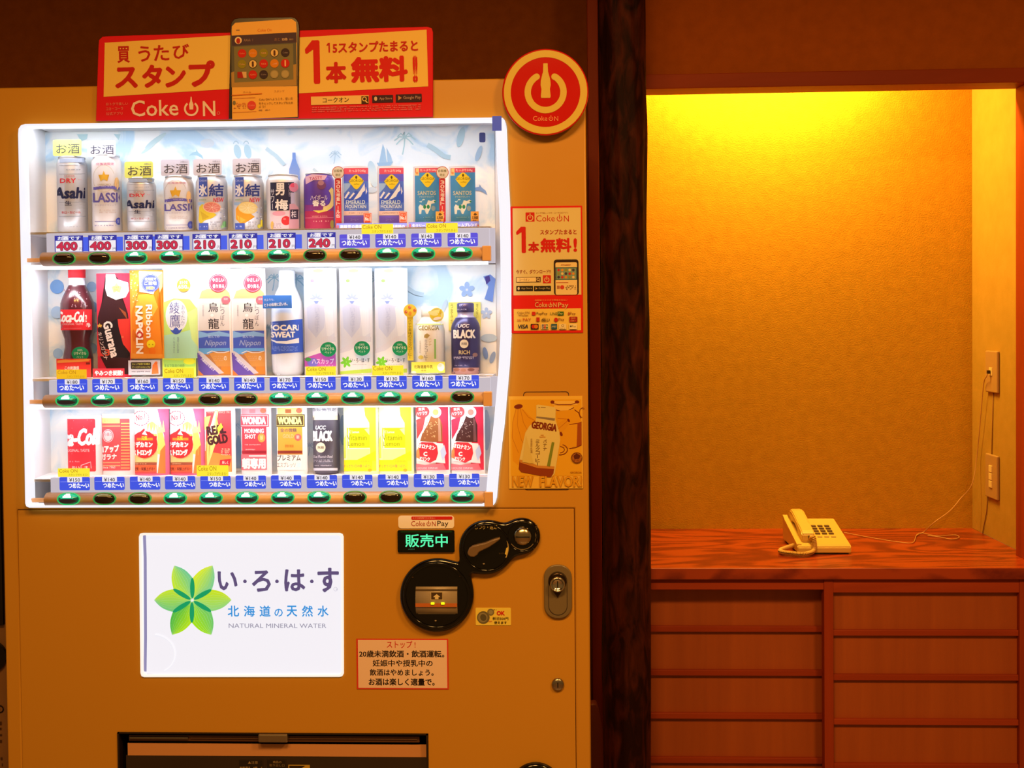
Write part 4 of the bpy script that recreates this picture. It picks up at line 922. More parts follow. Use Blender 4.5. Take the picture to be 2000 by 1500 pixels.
p.ell(1012.5,794,8.5,4.5,BR,8)
# milk churn
p.rect(1078,783,1129,791,CRM,3); p.line([(1076,787),(1090,790.5),(1115,790.5),(1129,786)],1.6,BR); p.ell(1079,785,4,3,BR); p.ell(1127,785,4.5,3,BR)
p.poly([(1082,792),(1082,800),(1090,803),(1118,801),(1120,794)],CRM); p.line([(1084,800),(1095,803),(1110,802),(1121,796)],1.6,BR)
p.poly([(1085,803),(1122,800),(1134,818),(1136,868),(1112,876),(1094,872),(1090,830)],'dca018'); p.line([(1122,800),(1130,806),(1134,817)],1.6,BR); p.line([(1089,817),(1110,819)],1.2,LN)
p.line([(1112,829),(1128,827),(1136,824)],1.4,BR); p.poly([(1128,826),(1136,824),(1136,868),(1126,873)],'9c4a14'); p.line([(1112,876),(1125,874),(1136,869)],1.6,BR); p.ring(1138,806,7,1.2,BR,10,60,260,14)
p.poly([(1088,828),(1102,820),(1110,818),(1112,826),(1104,838),(1092,846)],BN); p.line([(1090,838),(1104,826),(1111,820)],1,LN); p.ell(1110.5,821,2.2,3.5,BR,30); p.ell(1096,847.5,2.6,4.6,BR,20)
p.ring(1094,878,15,1.6,BR,11,-100,70,20); p.ring(1092,878,11,1.2,BR,7,-80,80,20)
# bottle, tilted
B_ = [(1048,791),(1052,790),(1084,795),(1086,800),(1085,820),(1090,836),(1093,846),(1094,860),(1083,925),(1078,931),(1070,932),(1018,922),(1013,916),(1014,898),(1026,845),(1034,832),(1046,822),(1048,812)]
p.poly(B_,'ddcc84'); p.poly([(1015,897),(1040,906),(1060,912),(1083,912),(1081,925),(1076,932),(1070,932),(1018,922),(1013,916)],'8a3a12'); p.poly([(1015,897),(1030,900),(1050,909),(1083,911),(1082,916),(1050,914),(1016,903)],'c88a3a')
p.poly([(1048,813),(1084,817),(1083,822),(1047,816)],'8a7a64'); p.blur(1050,794,1066,798,'8a6a40'); p.text('GEORGIA',1038,825,1088,840,BR,.05,-8); p.ell(1058,825.5,1,1,BR); p.ell(1055,824.8,1,1,BR)
p.vtext('ミルクコーヒー',1046,858,1054,910,'5a2a12',.01); p.vtext('バナナ',1061,858,1068,880,'6a3a14',.01); p.poly([(1078,863),(1083,864),(1074,911),(1068,910)],'7a8a2c'); p.blur(1054,848,1066,855,'c8801a',2); p.vtext('北海道産牛乳使用',1036,856,1040,885,'9a6a2a',0); p.ell(1034,898,6,8,'c8902a'); p.ell(1033,890,3,5,CRM)
p.poly([(1042,905),(1042,905.5),(1020,902),(1028,850)],'d6c06e')
p.text('NEW',1000,929,1042,951,'c8860c',.03); p.text('FLAVOR!',1054,929,1137,951,'c8860c',.03); p.text('NEW',1001.5,930.5,1040.5,949.5,'dca424',-.012); p.text('FLAVOR!',1055.5,930.5,1135.5,949.5,'dca424',-.012)
p.ring(1126.5,894,11,1.4,'7a3c1a'); p.ell(1126.5,894,9,9,'a86424'); p.poly([(1120,890),(1126,885),(1134,890),(1131,896),(1122,897)],'5a2414'); p.blur(1119,897,1134,901,'5a2414',2); p.text('GEORGIA',1114,920.5,1136,924,'8a3a14',.0); p.build('printed_picture', cc)
# ---------------------------------------------------------------- lock, keyhole, coin return
lk = empty('lock', (0,0,.5)); lk.parent = vm
a = at(1062.5,1155,MY); b = at(1117,1155,MY); zt_ = at(1090,1102,MY).z; zb_ = at(1090,1207,MY).z
plate('lock_plate', rrect(a.x,zb_,b.x,zt_,(b.x-a.x)/2*.9,8), [], MY-.006, MY-.0004, mat('6a5c44', .35, name='khaki_metal'), lk, .002)
a = at(1071,1155,MY); b = at(1108,1155,MY); zt2 = at(1090,1115,MY).z; zb2 = at(1090,1200,MY).z
rim_strip('inset_line', rrect(a.x,zb2,b.x,zt2,(b.x-a.x)/2,8), .0009, mat('2a1c10', .5), lk, MY-.0061)
c = at(1089,1140,MY-.008)
def ydisc(name, cx, cz, prof, m, par, seg=28):
    """turned part whose axis points at the viewer; prof = (radius, y)"""
    V = []; Fc = []
    for r, y in prof:
        for i in range(seg): a = 2*math.pi*i/seg; V.append((cx+r*math.cos(a), y, cz+r*math.sin(a)))
    for j in range(len(prof)-1):
        for i in range(seg): k = (i+1) % seg; Fc.append((j*seg+i,j*seg+k,(j+1)*seg+k,(j+1)*seg+i))
    Fc.append(tuple(range((len(prof)-1)*seg, len(prof)*seg))); return fixn(mesh(name, V, Fc, m, par, True))
V_ = [(c.x+.0175*math.cos(math.radians(a)), c.z+.004+.0175*math.sin(math.radians(a))) for a in range(-30,211,12)]+[(c.x,c.z-.028)]
plate('lock_hood', V_, [], MY-.010, MY-.005, mat('3a2c20', .25, .8), lk, .002)
ydisc('lock_cylinder', c.x, c.z, [(.0145,MY-.008),(.0145,MY-.018),(.012,MY-.020),(.0115,MY-.015),(.004,MY-.0145),(.001,MY-.0145)], chrome, lk)
box('key_slot', (c.x-.001,MY-.0152,c.z-.006), (c.x+.001,MY-.0140,c.z+.006), dark, lk)
c = at(1089.5,1336,MY); ydisc('small_lock', c.x, c.z, [(.0122,MY),(.0122,MY-.004),(.0105,MY-.0062),(.004,MY-.0066),(.001,MY-.0066)], mat('a49c90', .25, 1.0, name='worn_chrome'), vm)
fixn(box('keyhole', (c.x-.001,MY-.0072,c.z-.005), (c.x+.001,MY-.0064,c.z+.005), dark, vm))
c = at(1047,1538,MY); ydisc('coin_return', c.x, c.z, [(.051,MY),(.051,MY-.008),(.047,MY-.012),(.040,MY-.013),(.037,MY-.006),(.001,MY-.005)], black, vm, 40)
# ---------------------------------------------------------------- delivery opening
dl = empty('delivery_opening', (0,0,.4)); dl.parent = vm
x0,z0,x1,z1 = DE
boxes('recess', [((x0-.003,MY+.018,z0),(x0+.001,MY+.20,z1)),((x1-.001,MY+.018,z0),(x1+.003,MY+.20,z1)),((x0,MY+.018,z0-.003),(x1,MY+.20,z0+.001)),((x0,MY+.018,z1-.001),(x1,MY+.20,z1+.003)),((x0,MY+.198,z0),(x1,MY+.20,z1))], mat('1a120c', .5), dl)
fx = .0035
boxes('opening_frame', [((x0,MY-.003,z0),(x0+fx,MY+.016,z1)),((x1-fx,MY-.003,z0),(x1,MY+.016,z1)),((x0,MY-.003,z1-fx*.6),(x1,MY+.016,z1))], mat('1c120a', .4), dl)
q0 = at(253,1436,MY+.010); q1 = at(820,1449,MY+.010)
box('hinge_rail', (q0.x,MY+.006,q1.z), (q1.x,MY+.014,q0.z+.002), mat('5a3a22', .35, .3), dl, .001)
q0 = at(253,1439,MY+.004); q1 = at(368,1444,MY+.004); box('hinge_rod', (q0.x,MY+.002,q1.z), (q1.x,MY+.008,q0.z), steel, dl, .001)
q0 = at(372,1441,MY+.004); q1 = at(815,1445,MY+.004); box('hinge_rod', (q0.x,MY+.003,q1.z), (q1.x,MY+.008,q0.z), mat('6a4c34', .35, .5), dl, .001)
q0 = at(505,1432,MY); q1 = at(563,1449,MY); box('flap_latch', (q0.x,MY-.006,q1.z), (q1.x,MY+.010,q0.z), mat('9a9080', .3, .9), dl, .003)
q0 = at(250,1451,MY+.012); q1 = at(833,1478,MY+.012); box('flap_reflection', (q0.x,MY+.010,q1.z), (q1.x,MY+.013,q0.z), mat((.50,.24,.10), .22), dl)  # beige band paints a reflection across the top of the flap
box('flap', (q0.x-.004,MY+.011,z0+.004), (q1.x,MY+.014,q1.z), mat('241c16', .08, spec=.8, name='smoked_acrylic'), dl)
p = Print(MY+.0108); p.rect(465,1483,515,1530,'3a2c1e'); p.rect(466,1484,514,1529,'261e16'); p.text('▲注意',484,1486,504,1492,'a08a68',.0); p.blur(468,1495,513,1530,'8a7656',4,2)
p.rect(520,1483,560,1530,'3a2c1e'); p.rect(521,1484,559,1529,'261e16'); p.text('商品の',533,1485.5,550,1490.5,'a08a68',0); p.text('取り出し口',526,1492,556,1497,'8a7656',0)
p.poly([(563,1493),(606,1493),(606,1530),(563,1530)],'c0a040'); p.poly([(565,1495),(597,1495),(582,1505),(582,1530),(565,1530)],'33261a'); p.build('lettering', dl)
# ================================================================ signboard on top of the machine
SY = MY-.010
sb = empty('signboard', (at(516,150,SY).x,SY,at(516,236,SY).z)); tag(sb, 'red and cream signboard with a phone picture, standing on the vending machine', 'sign')
redm = ink('d8122a')
b0 = [(192,90),(193,78),(200,71.5),(210,70.5),(835,52),(843,55),(845.5,62),(845.5,228),(187,236)]
brd = plate('board', [Mx(x,y,SY) for x,y in b0][::-1], [], SY, SY+.006, redm, sb, .001)
p = Print(SY-.0002); p.tilt = .0085; LC = 'f0cc6c'
p.poly([(203,80),(455,72.5),(455,177),(198,186)],LC); p.poly([(580,70),(835,62),(836,172),(580,179)],LC)
for ch,x0,y0,x1,y1 in (('買',229,90,254,123),('う',270,90,294,121),('た',300,88,331,119),('び',337,86,370,115)): p.text(ch,x0,y0,x1,y1,'b81c1c',.022)
for ch,x0,y0,x1,y1 in (('ス',224,131,270,173),('タ',277,126,318,172),('ン',322,129,364,171),('プ',368,118,421,170)): p.text(ch,x0,y0,x1,y1,'c01c1c',.045)
cokeon(p,255,189,421,227,'f0dcd8',.012,1); p.poly([(372.8,189),(374.6,189),(375.6,198),(378,204),(377.2,214),(370.2,214),(369.4,204),(371.8,198)],'f0dcd8'); p.ring(427,221,3,.6,'e8b0b0')
for k_, s in enumerate(('おトクで楽しい','コカ・コーラ','公式アプリ')): p.text(s,207,200+k_*9.5,(251,241,240)[k_],206+k_*9.5,'e89890',.0)
one(p,596,79,625,164,'d01818'); one(p,638,84,644.5,103,'c01c1c'); p.text('5スタンプたまると',649,80.5,817,102,'c01c1c',.03)
p.text('本',636,121,677,163,'c81818',.045); p.text('無料',685,110,797,161,'d01818',.045); p.text('!',806,108,816,162,'d01818',.06)
p.rect(607,187.5,721,204,'f0cc88'); p.text('コークオン',630,190.5,682,200.5,'3a2c1c',.02); p.rect(706,188,720,203,'40281c'); p.ring(712,193.5,4.5,1.6,'f0cc88'); p.line([(714,197),(718,201)],2,'f0cc88')
p.rect(727,186,768,200.5,'381a34',1); p.rect(773,184,824,199.5,'381a34',1); p.ell(734,193,3,4.2,'d8c0b8'); p.text('App Store',741,190,766,196,'c0a0a0',.0); p.poly([(778,187),(785,191.5),(778,196)],'c08a60'); p.text('Google Play',788,187.5,822,195,'c0a0a0',.0)
p.blur(607,206,823,218,'e07080',3,4); p.build('lettering', sb)
# phone cut-out in front of the board
pw = plate('phone_picture', [Mx(x,y,SY-.006) for x,y in [(450,60),(451,45),(457,37),(466,35),(568,33),(577,35),(583,43),(584.5,55),(582,230),(446.5,232)]][::-1], [], SY-.006, SY-.0005, mat('1a0a0c', .3), sb, .001)
p = Print(SY-.0064); p.tilt = .0085
p.poly([(452.5,60),(453,50),(460,43),(572,39),(580,45),(581,58),(579.5,230),(449.5,232)],'f2bc62')
p.rect(461,58,468,60.5,'a08060'); p.text('Coke On',503,56,531,62,'d06020',.01)
p.poly([(452,68),(580,65),(580.5,170),(451,168)],'5c5c58'); p.poly([(452,68),(580,65),(580,85),(452,88)],'4a3850'); p.poly([(457,90),(574,87),(574,160),(457,162)],'7c7658'); p.poly([(451,140),(457,138),(457,160),(574,157),(574,128),(580,127),(580,169),(451,169)],'b08c50')
p.ell(465.5,79,7,7,'f0d8b8'); p.ell(465.5,80,4,5.5,'b02a20'); p.text('AAAA  1',476,76,494,81,'a88878',.0); p.text('あと',536,74,547,80,'98705a',0); p.text('10本',551,73.5,562,80,'d8b898',.02); p.text('無料',565,75,573,79,'b89880',0)
cols = ['c8201c','d8861c','8e8620','W','382838','8e8620','W','c8201c','d8861c','B','R','c8201c','382838','G','G']
for k_,cc_ in enumerate(cols):
    x = 473+(k_%5)*21.1; y = 104.5+(k_//5)*21-(k_%5)*.4
    if cc_ == 'W': p.ell(x,y,8.4,8.4,'302020'); p.ell(x,y,7.4,7.4,'e8c888'); p.rect(x-2,y-5,x+2,y+6,'5a3424',1.8)
    elif cc_ == 'B': p.ell(x,y,8.6,8.6,'c8201c'); p.rect(x-1.3,y-6,x+1.3,y+6,'f0d0a0',1.2)
    elif cc_ == 'R': p.rect(x-9,y-6,x+9,y+6,'d8b48c'); p.poly([(x-9,y-6),(x,y-6),(x+3,y+6),(x-9,y+6)],'a82018')
    elif cc_ == 'G': p.ell(x,y,8.2,8.2,'a0906a'); p.ell(x,y,6.4,6.4,'b0a078')
    else:
        p.ell(x,y,8.5,8.5,cc_)
        p.text(('Coke','ON','tea','','Boss')[k_%5] if cc_ != '382838' else 'Coke',x-5,y-1.5,x+5,y+1.5,'e0a088' if cc_ != '382838' else '9a8a98',0)
p.text('ホーム',475,178,491,182,'c08048',0); p.text('スタンプ',536,176,556,180,'c89860',0); p.line([(453,186.5),(513,184.5)],1.8,'d87a30')
p.line([(455,192.5),(500,192)],.6,'c86050'); p.line([(455,220),(502,219)],.6,'c86050'); p.ell(458,201,3,4,'807860'); p.text('Coke ON',462,201,481,206,'d0604a',0); p.blur(457,206,482,213,'c07050',2); p.ell(492,206,8.6,8.6,'dc4848'); p.text('Coke',486,204.5,498,207.5,'f0a0a0',0)
p.text('Coke ONへようこそ、使い方',506,191,573,196,'6a4428',.0); p.text('をチェックしてスタンプをため',506,199,573,204,'6a4428',0); p.text('よう!',506,206,519,210.5,'6a4428',0); p.blur(506,213,528,217,'b08860'); p.build('lettering', pw)
# ================================================================ round sign at the top right corner
RYs = MY-.022
rc = at(1065,180,RYs); rs = empty('round_sign', (rc.x,RYs,rc.z)); tag(rs, 'round red and cream sign with a power symbol and bottle, at the machine corner', 'sign')
def dsk(r): return [(rc.x+r/F*RYs*math.cos(2*math.pi*i/64), rc.z+r/F*RYs*math.sin(2*math.pi*i/64)) for i in range(64)]
gl_red = mat(tuple(rgb('c00a06',.9)[:3]), .12, name='glossy_red', coat=.6)
plate('disc', dsk(84), [], RYs, RYs+.008, gl_red, rs, .0012)
glk = lambda c: mat(tuple(rgb(c,.9)[:3]), .15, name='glossy_print')
p = Print(RYs-.0001, glk); p.ring(1065.4,180,81,13.5,'d8c060',None,0,360,64); power(p,1065.6,180,41,12.5,'d8c060',True); cokeon(p,1041,225,1090,236,'f0a070',.0); p.build('emblem', rs)
box('bracket', (rc.x-.02,RYs+.008,rc.z-.03), (rc.x+.02,MY-.0005,rc.z+.01), dark, rs)
# ================================================================ sample drinks
YC = 2.285                                # axis of the round samples
YFR = 2.257                               # front of the samples, where the print is measured
alu = mat('d4dae2', .25, .55, name='aluminium')
def dk(k): return ink(k) if isinstance(k, str) else k
def item(name, label, cat, cx, row, group):
    c = at(cx, 500, YC); t = empty(name, (c.x, YC, SH[row])); tag(t, label, cat, group)
    t['_'] = 0; del t['_']; return t
def cuts(xa, xb, st=.004): return [xa+st*i for i in range(1, int((xb-xa)/st)+1)]
def can(name, label, cx, row, top, r, col, group, lid=True, cat='drink can', taper=.86, rough=.35, metal=.25):
    t = item(name, label, cat, cx, row, group); x = t.location.x; zb = SH[row]; h = at(cx, top, YC-.01).z-zb; R = r/F*YFR
    m = mat(tuple(rgb(col,.84)[:3]), rough, metal, name='can_enamel')
    lathe('body', [(R*.80,0),(R*.84,.002),(R,.009),(R,h-.016),(R*.985,h-.013),(R*taper,h-.004)], m, t, x, YC, zb, 40)
    if lid: lathe('lid', [(R*taper,h-.004),(R*(taper+.03),h-.003),(R*(taper+.03),h-.0005),(R*(taper-.04),h),(R*(taper-.06),h-.002)], alu, t, x, YC, zb, 32)
    surf = lambda X, Z: YC-math.sqrt(max(.02, R*R-(X-x)**2) if R*R-(X-x)**2 > 0 else 0) if abs(X-x) < R*.995 else YC
    return t, Print(YC-R), (lambda X, Z: YC-math.sqrt(max(0, R*R-(X-x)**2))), (x, R)
def fin(p, t, surf, xr, cutz=None, name='printed_label'):
    xc, R = xr; card_ = getattr(p, 'flat', False)
    ye = surf(xc+R*.985, 0) if card_ else YC-.17*R
    ea, eb = (xc-R*.985)*p.Y/ye, (xc+R*.985)*p.Y/ye
    p.build(name, t, surf, cuts(ea, eb)+[ea, eb], cutz, off=.0005, clip=(ea, eb))
def bottle(name, label, cx, row, prof, group, mats, cat='bottle'):
    """prof: (radius px, y px, material index) from bottom to top"""
    t = item(name, label, cat, cx, row, group); x = t.location.x; zb = SH[row]
    pr = [(r/F*YFR, max(0, at(cx, y, YFR).z-zb) if i else 0, m) for i, (r, y, m) in enumerate(prof)]
    lathe('body', pr, mats[0], t, x, YC, zb, 40, True, mats)
    def surf(X, Z):
        z = Z-zb; r = pr[0][0]
        for a, b in zip(pr, pr[1:]):
            if a[1] <= z <= b[1]: r = a[0]+(b[0]-a[0])*(z-a[1])/max(1e-6, b[1]-a[1]); break
        else: r = pr[-1][0] if z > pr[-1][1] else pr[0][0]
        return YC-math.sqrt(max(0, r*r-(X-x)**2))
    R = max(q[0] for q in pr); return t, Print(YC-R), surf, (x, R), [q[1]+zb for q in pr]
def card(name, label, x0, x1, row, top, col, group, cat='drink sample', Rc=70, Y=YFR+.012, thick=.0014, bot=None):
    """bent printed card standing on the shelf"""
    cx = (x0+x1)/2; a = at(x0, 600, Y).x; b = at(x1, 600, Y).x; t = empty(name, ((a+b)/2, Y, SH[row])); tag(t, label, cat, group)
    rc_ = Rc/F*Y; xc = (a+b)/2; zb = SH[row] if bot is None else at(cx, bot, Y).z; zt_ = at(cx, top, Y).z
    surf = lambda X, Z: Y-.010-(math.sqrt(max(0, rc_*rc_-(X-xc)**2))-rc_)
    V = []; Fc = []; n = 12
    for i in range(n+1):
        X = a+(b-a)*i/n; y = surf(X, 0); V += [(X,y,zb),(X,y,zt_),(X,y+thick,zb),(X,y+thick,zt_)]
        if i: k = 4*i; Fc += [(k-4,k,k+1,k-3),(k+2,k-2,k-1,k+3),(k-3,k+1,k+3,k-1),(k-2,k+2,k,k-4)]
    Fc += [(0,1,3,2),(4*n,4*n+2,4*n+3,4*n+1)]
    o = mesh('card', V, Fc, ink(col), t)
    box('stand', (xc-.008,Y-.006,zb), (xc+.008,Y+.006,zb+.012), gm, t)
    pp = Print(Y-.010); pp.flat = True; return t, pp, surf, (xc, (b-a)/2+.001)
G1 = 'sample cans on the top shelf'; G2 = 'sample bottles and cards on the middle shelf'; G3 = 'sample cans and bottles on the bottom shelf'
# ---- top shelf
def dry(cx, top, r, label):
    t, p, s, xr = can('beer_can', label, cx, 0, top, r, 'd9dde8', G1, metal=.35, rough=.3)
    H = 460-top; f = lambda v: top+H*v; L = cx-r
    p.rect(L+1,f(.02),cx+r-1,f(.075),'a9bcdc'); p.rect(L+.5,f(.985),cx+r-.5,f(1),'9fb0cc')
    for v in (.105,.215,.575,.755): p.rect(L,f(v),cx+r,f(v)+.8,'9aa6ba')
    for v in (.60,.62,.64,.66): p.rect(L+2,f(v),cx+r-2,f(v)+.4,'c0cad6')
    p.text('SUPER',cx-r*.62,f(.235),cx+r*.12,f(.26),'c08090',0); p.text('DRY',cx-r*.92,f(.275),cx+r*.20,f(.335),'d8283c',.03); p.text('beer',cx+r*.32,f(.28),cx+r*.56,f(.30),'e090a0',0)
    p.text('Asahi',cx-r*1.38,f(.385),cx+r*.93,f(.535),'1c2450',.045,0,.12)
    p.text('生',cx-r*.58,f(.56),cx-r*.10,f(.62),'2a3058',.02); p.text('辛口・生ビール',cx-r*.82,f(.69),cx+r*.52,f(.725),'d04850',.02); p.blur(cx-r*.5,f(.155),cx+r*.5,f(.175),'98a4b4'); p.blur(cx-r*.5,f(.88),cx+r*.5,f(.895),'a8b0c0')
    fin(p,t,s,xr)
    pl = Print(2.2)
def classic(cx, top, r, label):
    t, p, s, xr = can('beer_can', label, cx, 0, top, r, 'f0f0f8', G1, metal=.1, rough=.3)
    H = 458-top; f = lambda v: top+H*v
    p.text('北海道限定',cx-r*.85,f(.10),cx+r*.45,f(.135),'d06aa0',.01); sx, sy, R_ = cx-r*.28, f(.275), r*.40
    p.ring(sx,f(.30),r*.78,.8,'d8cfc0',r*.95,20,340); p.poly([(sx+R_*(1 if q%2 == 0 else .42)*math.sin(math.pi*q/5), sy-R_*(1 if q%2 == 0 else .42)*math.cos(math.pi*q/5)) for q in range(10)],'e8b83a')
    p.text('SAPPORO',cx-r*.72,f(.365),cx+r*.20,f(.385),'b0a070',0)
    for q in range(10): x0 = cx-r+2*r*q/10*.95; p.rect(x0,f(.425)-3*math.sin(math.pi*(q+.5)/10)-2.4,x0+r*.22,f(.425)-3*math.sin(math.pi*(q+.5)/10)+3,'6a64c0')
    p.text('since 1876',cx-r*.45,f(.392),cx+r*.25,f(.405),'e8e8f8',0)
    p.ell(cx+r*.62,f(.36),r*.16,r*.42,'ecc890'); p.text('CLASSIC',cx-r*1.62,f(.475),cx+r*1.28,f(.60),'6660b4',.03)
    p.text('サッポロクラシック',cx-r*.92,f(.62),cx+r*.60,f(.645),'a8a0c0',0); p.blur(cx-r*.7,f(.68),cx+r*.6,f(.74),'e0d8dc',2)
    p.rect(cx-r*.92,f(.835),cx+r*.6,f(.842),'7068b8'); p.ell(cx+r*.74,f(.835),r*.2,r*.25,'4858c0'); p.text('生',cx+r*.64,f(.815),cx+r*.84,f(.855),'e8ecff',0); p.blur(cx-r*.92,f(.875),cx+r*.6,f(.90),'9c98c8')
    fin(p,t,s,xr)
dry(143.5, 306, 29, 'tall silver beer can, leftmost on the top shelf')
classic(211, 302, 28.5, 'tall white beer can with a gold star, second on the top shelf')
dry(278.5, 347, 28, 'short silver beer can, third on the top shelf')
classic(351, 344, 29, 'short white beer can with a gold star, fourth on the top shelf')
def hyoketsu(x, kind, label):
    cx = x; t, p, s, xr = can('chuhai_can', label, cx, 0, 342, 30.5, 'dfe4f0', G1, metal=.3)
    L = cx-30
    p.rect(L+3,346,L+20,384,'4660c4'); p.text('氷',L+3,360,L+19,383,'f4f6ff',.03); p.text('結',L+22,359,L+52,384,'38489a',.025); p.text('CHU-HI',L+4,351,L+18,355,'c8d0ff',0)
    p.text('NEW',L+30,386,L+53,395,'d84858',.03,0,.25); p.text('期間限定',L+3,389,L+18,392,'88b860',0); p.rect(L+1,395,L+14,401,'a0c4f0')
    if kind == 'g':
        p.poly([(L+4,404),(L+10,398),(L+38,420),(L+30,426),(L+14,431),(L+6,438),(L+2,430)],'e4cc3c'); p.poly([(L+6,412),(L+24,424),(L+10,430)],'d0b030')
        p.ell(L+29,405,18.5,11,'f0c8a8',-6); p.ell(L+29,405,16.5,9.4,'e08478',-6); p.ell(L+29,405,2,1.3,'f8d8c8')
        for q in range(9): a = q*.698; p.line([(L+29+3*math.cos(a),405+2*math.sin(a)),(L+29+15*math.cos(a),405+8.5*math.sin(a))],.8,'f4c4b4')
        p.ell(L+54,438,5,6,'7cc08c'); p.ell(L+49,443,3.5,3,'98d0a4')
    else:
        p.poly([(L+4,408),(L+10,400),(L+42,424),(L+30,428),(L+22,436),(L+12,436),(L+4,428)],'f0a830'); p.poly([(L+6,420),(L+24,430),(L+12,436)],'f4c450')
        p.ell(L+28,406,19.5,12,'f6dc8c',-6); p.ell(L+28,406,17.5,10.4,'f0e0a0',-6); p.ell(L+28,406,2,1.4,'fff8d8')
        for q in range(9): a = q*.698; p.line([(L+28+3*math.cos(a),406+2*math.sin(a)),(L+28+16*math.cos(a),406+9.4*math.sin(a))],.8,'fbf2c8')
        p.ell(L+56,436,3.5,8,'e8e040'); p.ell(L+50,442,3.5,4,'d8d850')
    rn = random.Random(5)
    for q in range(16): p.ell(L+46+rn.random()*12,402+rn.random()*28,1.6,1.6,('b8c0dc','a0acd4','e8ecf8')[q%3],0,8)
    p.rect(L+3,436,L+22,451,'4a62c8'); p.blur(L+5,440,L+20,445,'b8c8ff',1,2); p.blur(L+25,432,L+46,448,'b0b4c8',4,1,.5)
    fin(p,t,s,xr)
hyoketsu(415.5, 'g', 'silver chuhai can with a pink grapefruit slice on the top shelf')
hyoketsu(486.5, 'l', 'silver chuhai can with a yellow lemon slice on the top shelf')
t,p,s,xr = can('plum_sour_can', 'white and black plum sour can with a red plum on the top shelf', 555, 0, 341, 33, 'ecebf2', G1, metal=.2)
p.rect(528,356,575,411,'2c2c4a'); p.text('男',538,357,556,382,'fafafe',.03); p.text('梅',537,389,563,411,'fafafe',.03); p.vtext('サワー',529,369,536,410,'e0e0ee',.01); p.vtext('しょっぱい旨さ',564,358,569,384,'d0c8e0',0)
p.rect(528,412,584,451,'e6d2e0'); p.ell(545,417,13,5,'eaa8c0'); p.ell(559,431,9.5,9,'d8343c'); p.ell(556,428,3,2,'e87878'); p.ell(532,440,3.2,8,'e0b860'); p.ell(574,366,9,9,'e090b0'); p.ell(572,362,5,4,'e85878'); p.rect(568,376,576,398,'c4c0e0'); p.poly([(566,398),(576,398),(584,406),(585,448),(564,448)],'d8a8bc'); p.rect(567,409,584,428,'3c3450'); p.text('梅',569,411,582,426,'f4eef8',.01); p.blur(533,436,550,446,'a89cb0',3,1,.5)
fin(p,t,s,xr)
# bottle cut-out behind the can
c = at(574,298,YC+.028); pts = [(571,298),(577,298),(577.5,310),(580,318),(585,330),(585.5,352),(564,352),(565,330),(569,318),(571,310)]
o = plate('bottle_cutout', [(at(x,y,YC+.027).x, at(x,y,YC+.027).z) for x,y in pts][::-1], [], YC+.027, YC+.0285, ink('7fa0e4'), t)
q = at(566,352,YC+.027); q2 = at(584,352,YC+.027); box('cutout_foot', (q.x,YC+.027,SH[0]), (q2.x,YC+.0285,q.z), ink('9ab4ea'), t)
t,p,s,xr = can('highball_can', 'purple and maroon highball can with a crescent moon on the top shelf', 625, 0, 338, 30, '6a48b8', G1, metal=.3)
p.rect(595.5,412,654.5,450,'b4345e'); p.rect(595.5,400,654.5,412,'8a3c8c'); p.rect(595.5,425,654.5,426,'e090a0'); p.poly([(596,345),(610,340),(640,343),(634,352),(612,352),(597,360)],'e8c0dc'); p.text('TASTY',604,345,630,351,'c02c60',.01,6)
p.ell(628,362,9,8,'7a4870'); p.ell(627,357,6,5,'b08090'); p.ring(634,386,22,9,'ecd890',26,-100,50,20); p.poly([(611,411),(622,416),(640,412),(650,400),(640,407),(626,411)],'f0dc60'); p.text('ハイボール',606,381,640,391,'e8e0f4',.01); p.text('香る',610,391,636,403,'ffffff',.03)
p.text('WHISKY & SODA',609,421,640,424,'e0a898',0); p.blur(607,430,645,434,'e8b0a8',1,1,.5); p.ell(649,438,4,8,'a8a050')
fin(p,t,s,xr)
def popstick(cx, label):                 # round sign on a red strip
    Y = 2.245; tp = at(cx,337,Y); pr = empty('promotion_strip', (tp.x,Y,SH[0])); tag(pr, label, 'price flag')
    a = at(cx-6.5,349,Y); b = at(cx+6.5,428,Y); plate('strip', [(a.x,SH[0]),(b.x,SH[0]),(b.x,a.z),(a.x,a.z)], [], Y, Y+.001, ink('dc3c4c'), pr)
    plate('disc', [(tp.x+.0125*math.cos(2*math.pi*i/28), tp.z+.0125*math.sin(2*math.pi*i/28)) for i in range(28)], [], Y-.0012, Y-.0002, ink('d06a5c'), pr)
    p = Print(Y-.0012); p.ell(cx,337,11,11,'f4f2ea'); p.text('自販機',cx-8,331,cx+8,336.5,'6a7040',.01); p.text('限定',cx-5,339,cx+5,344.5,'6a7040',.01); p.build('lettering', pr)
    p = Print(Y); p.vtext('30%増量トール缶',cx-4,352,cx+4,426,'ffe8e8',.03); p.build('strip_lettering', pr)
popstick(660.5, 'red strip with a white disc between the purple can and the blue cans'); popstick(864, 'red strip with a white disc between the two teal coffee cards')
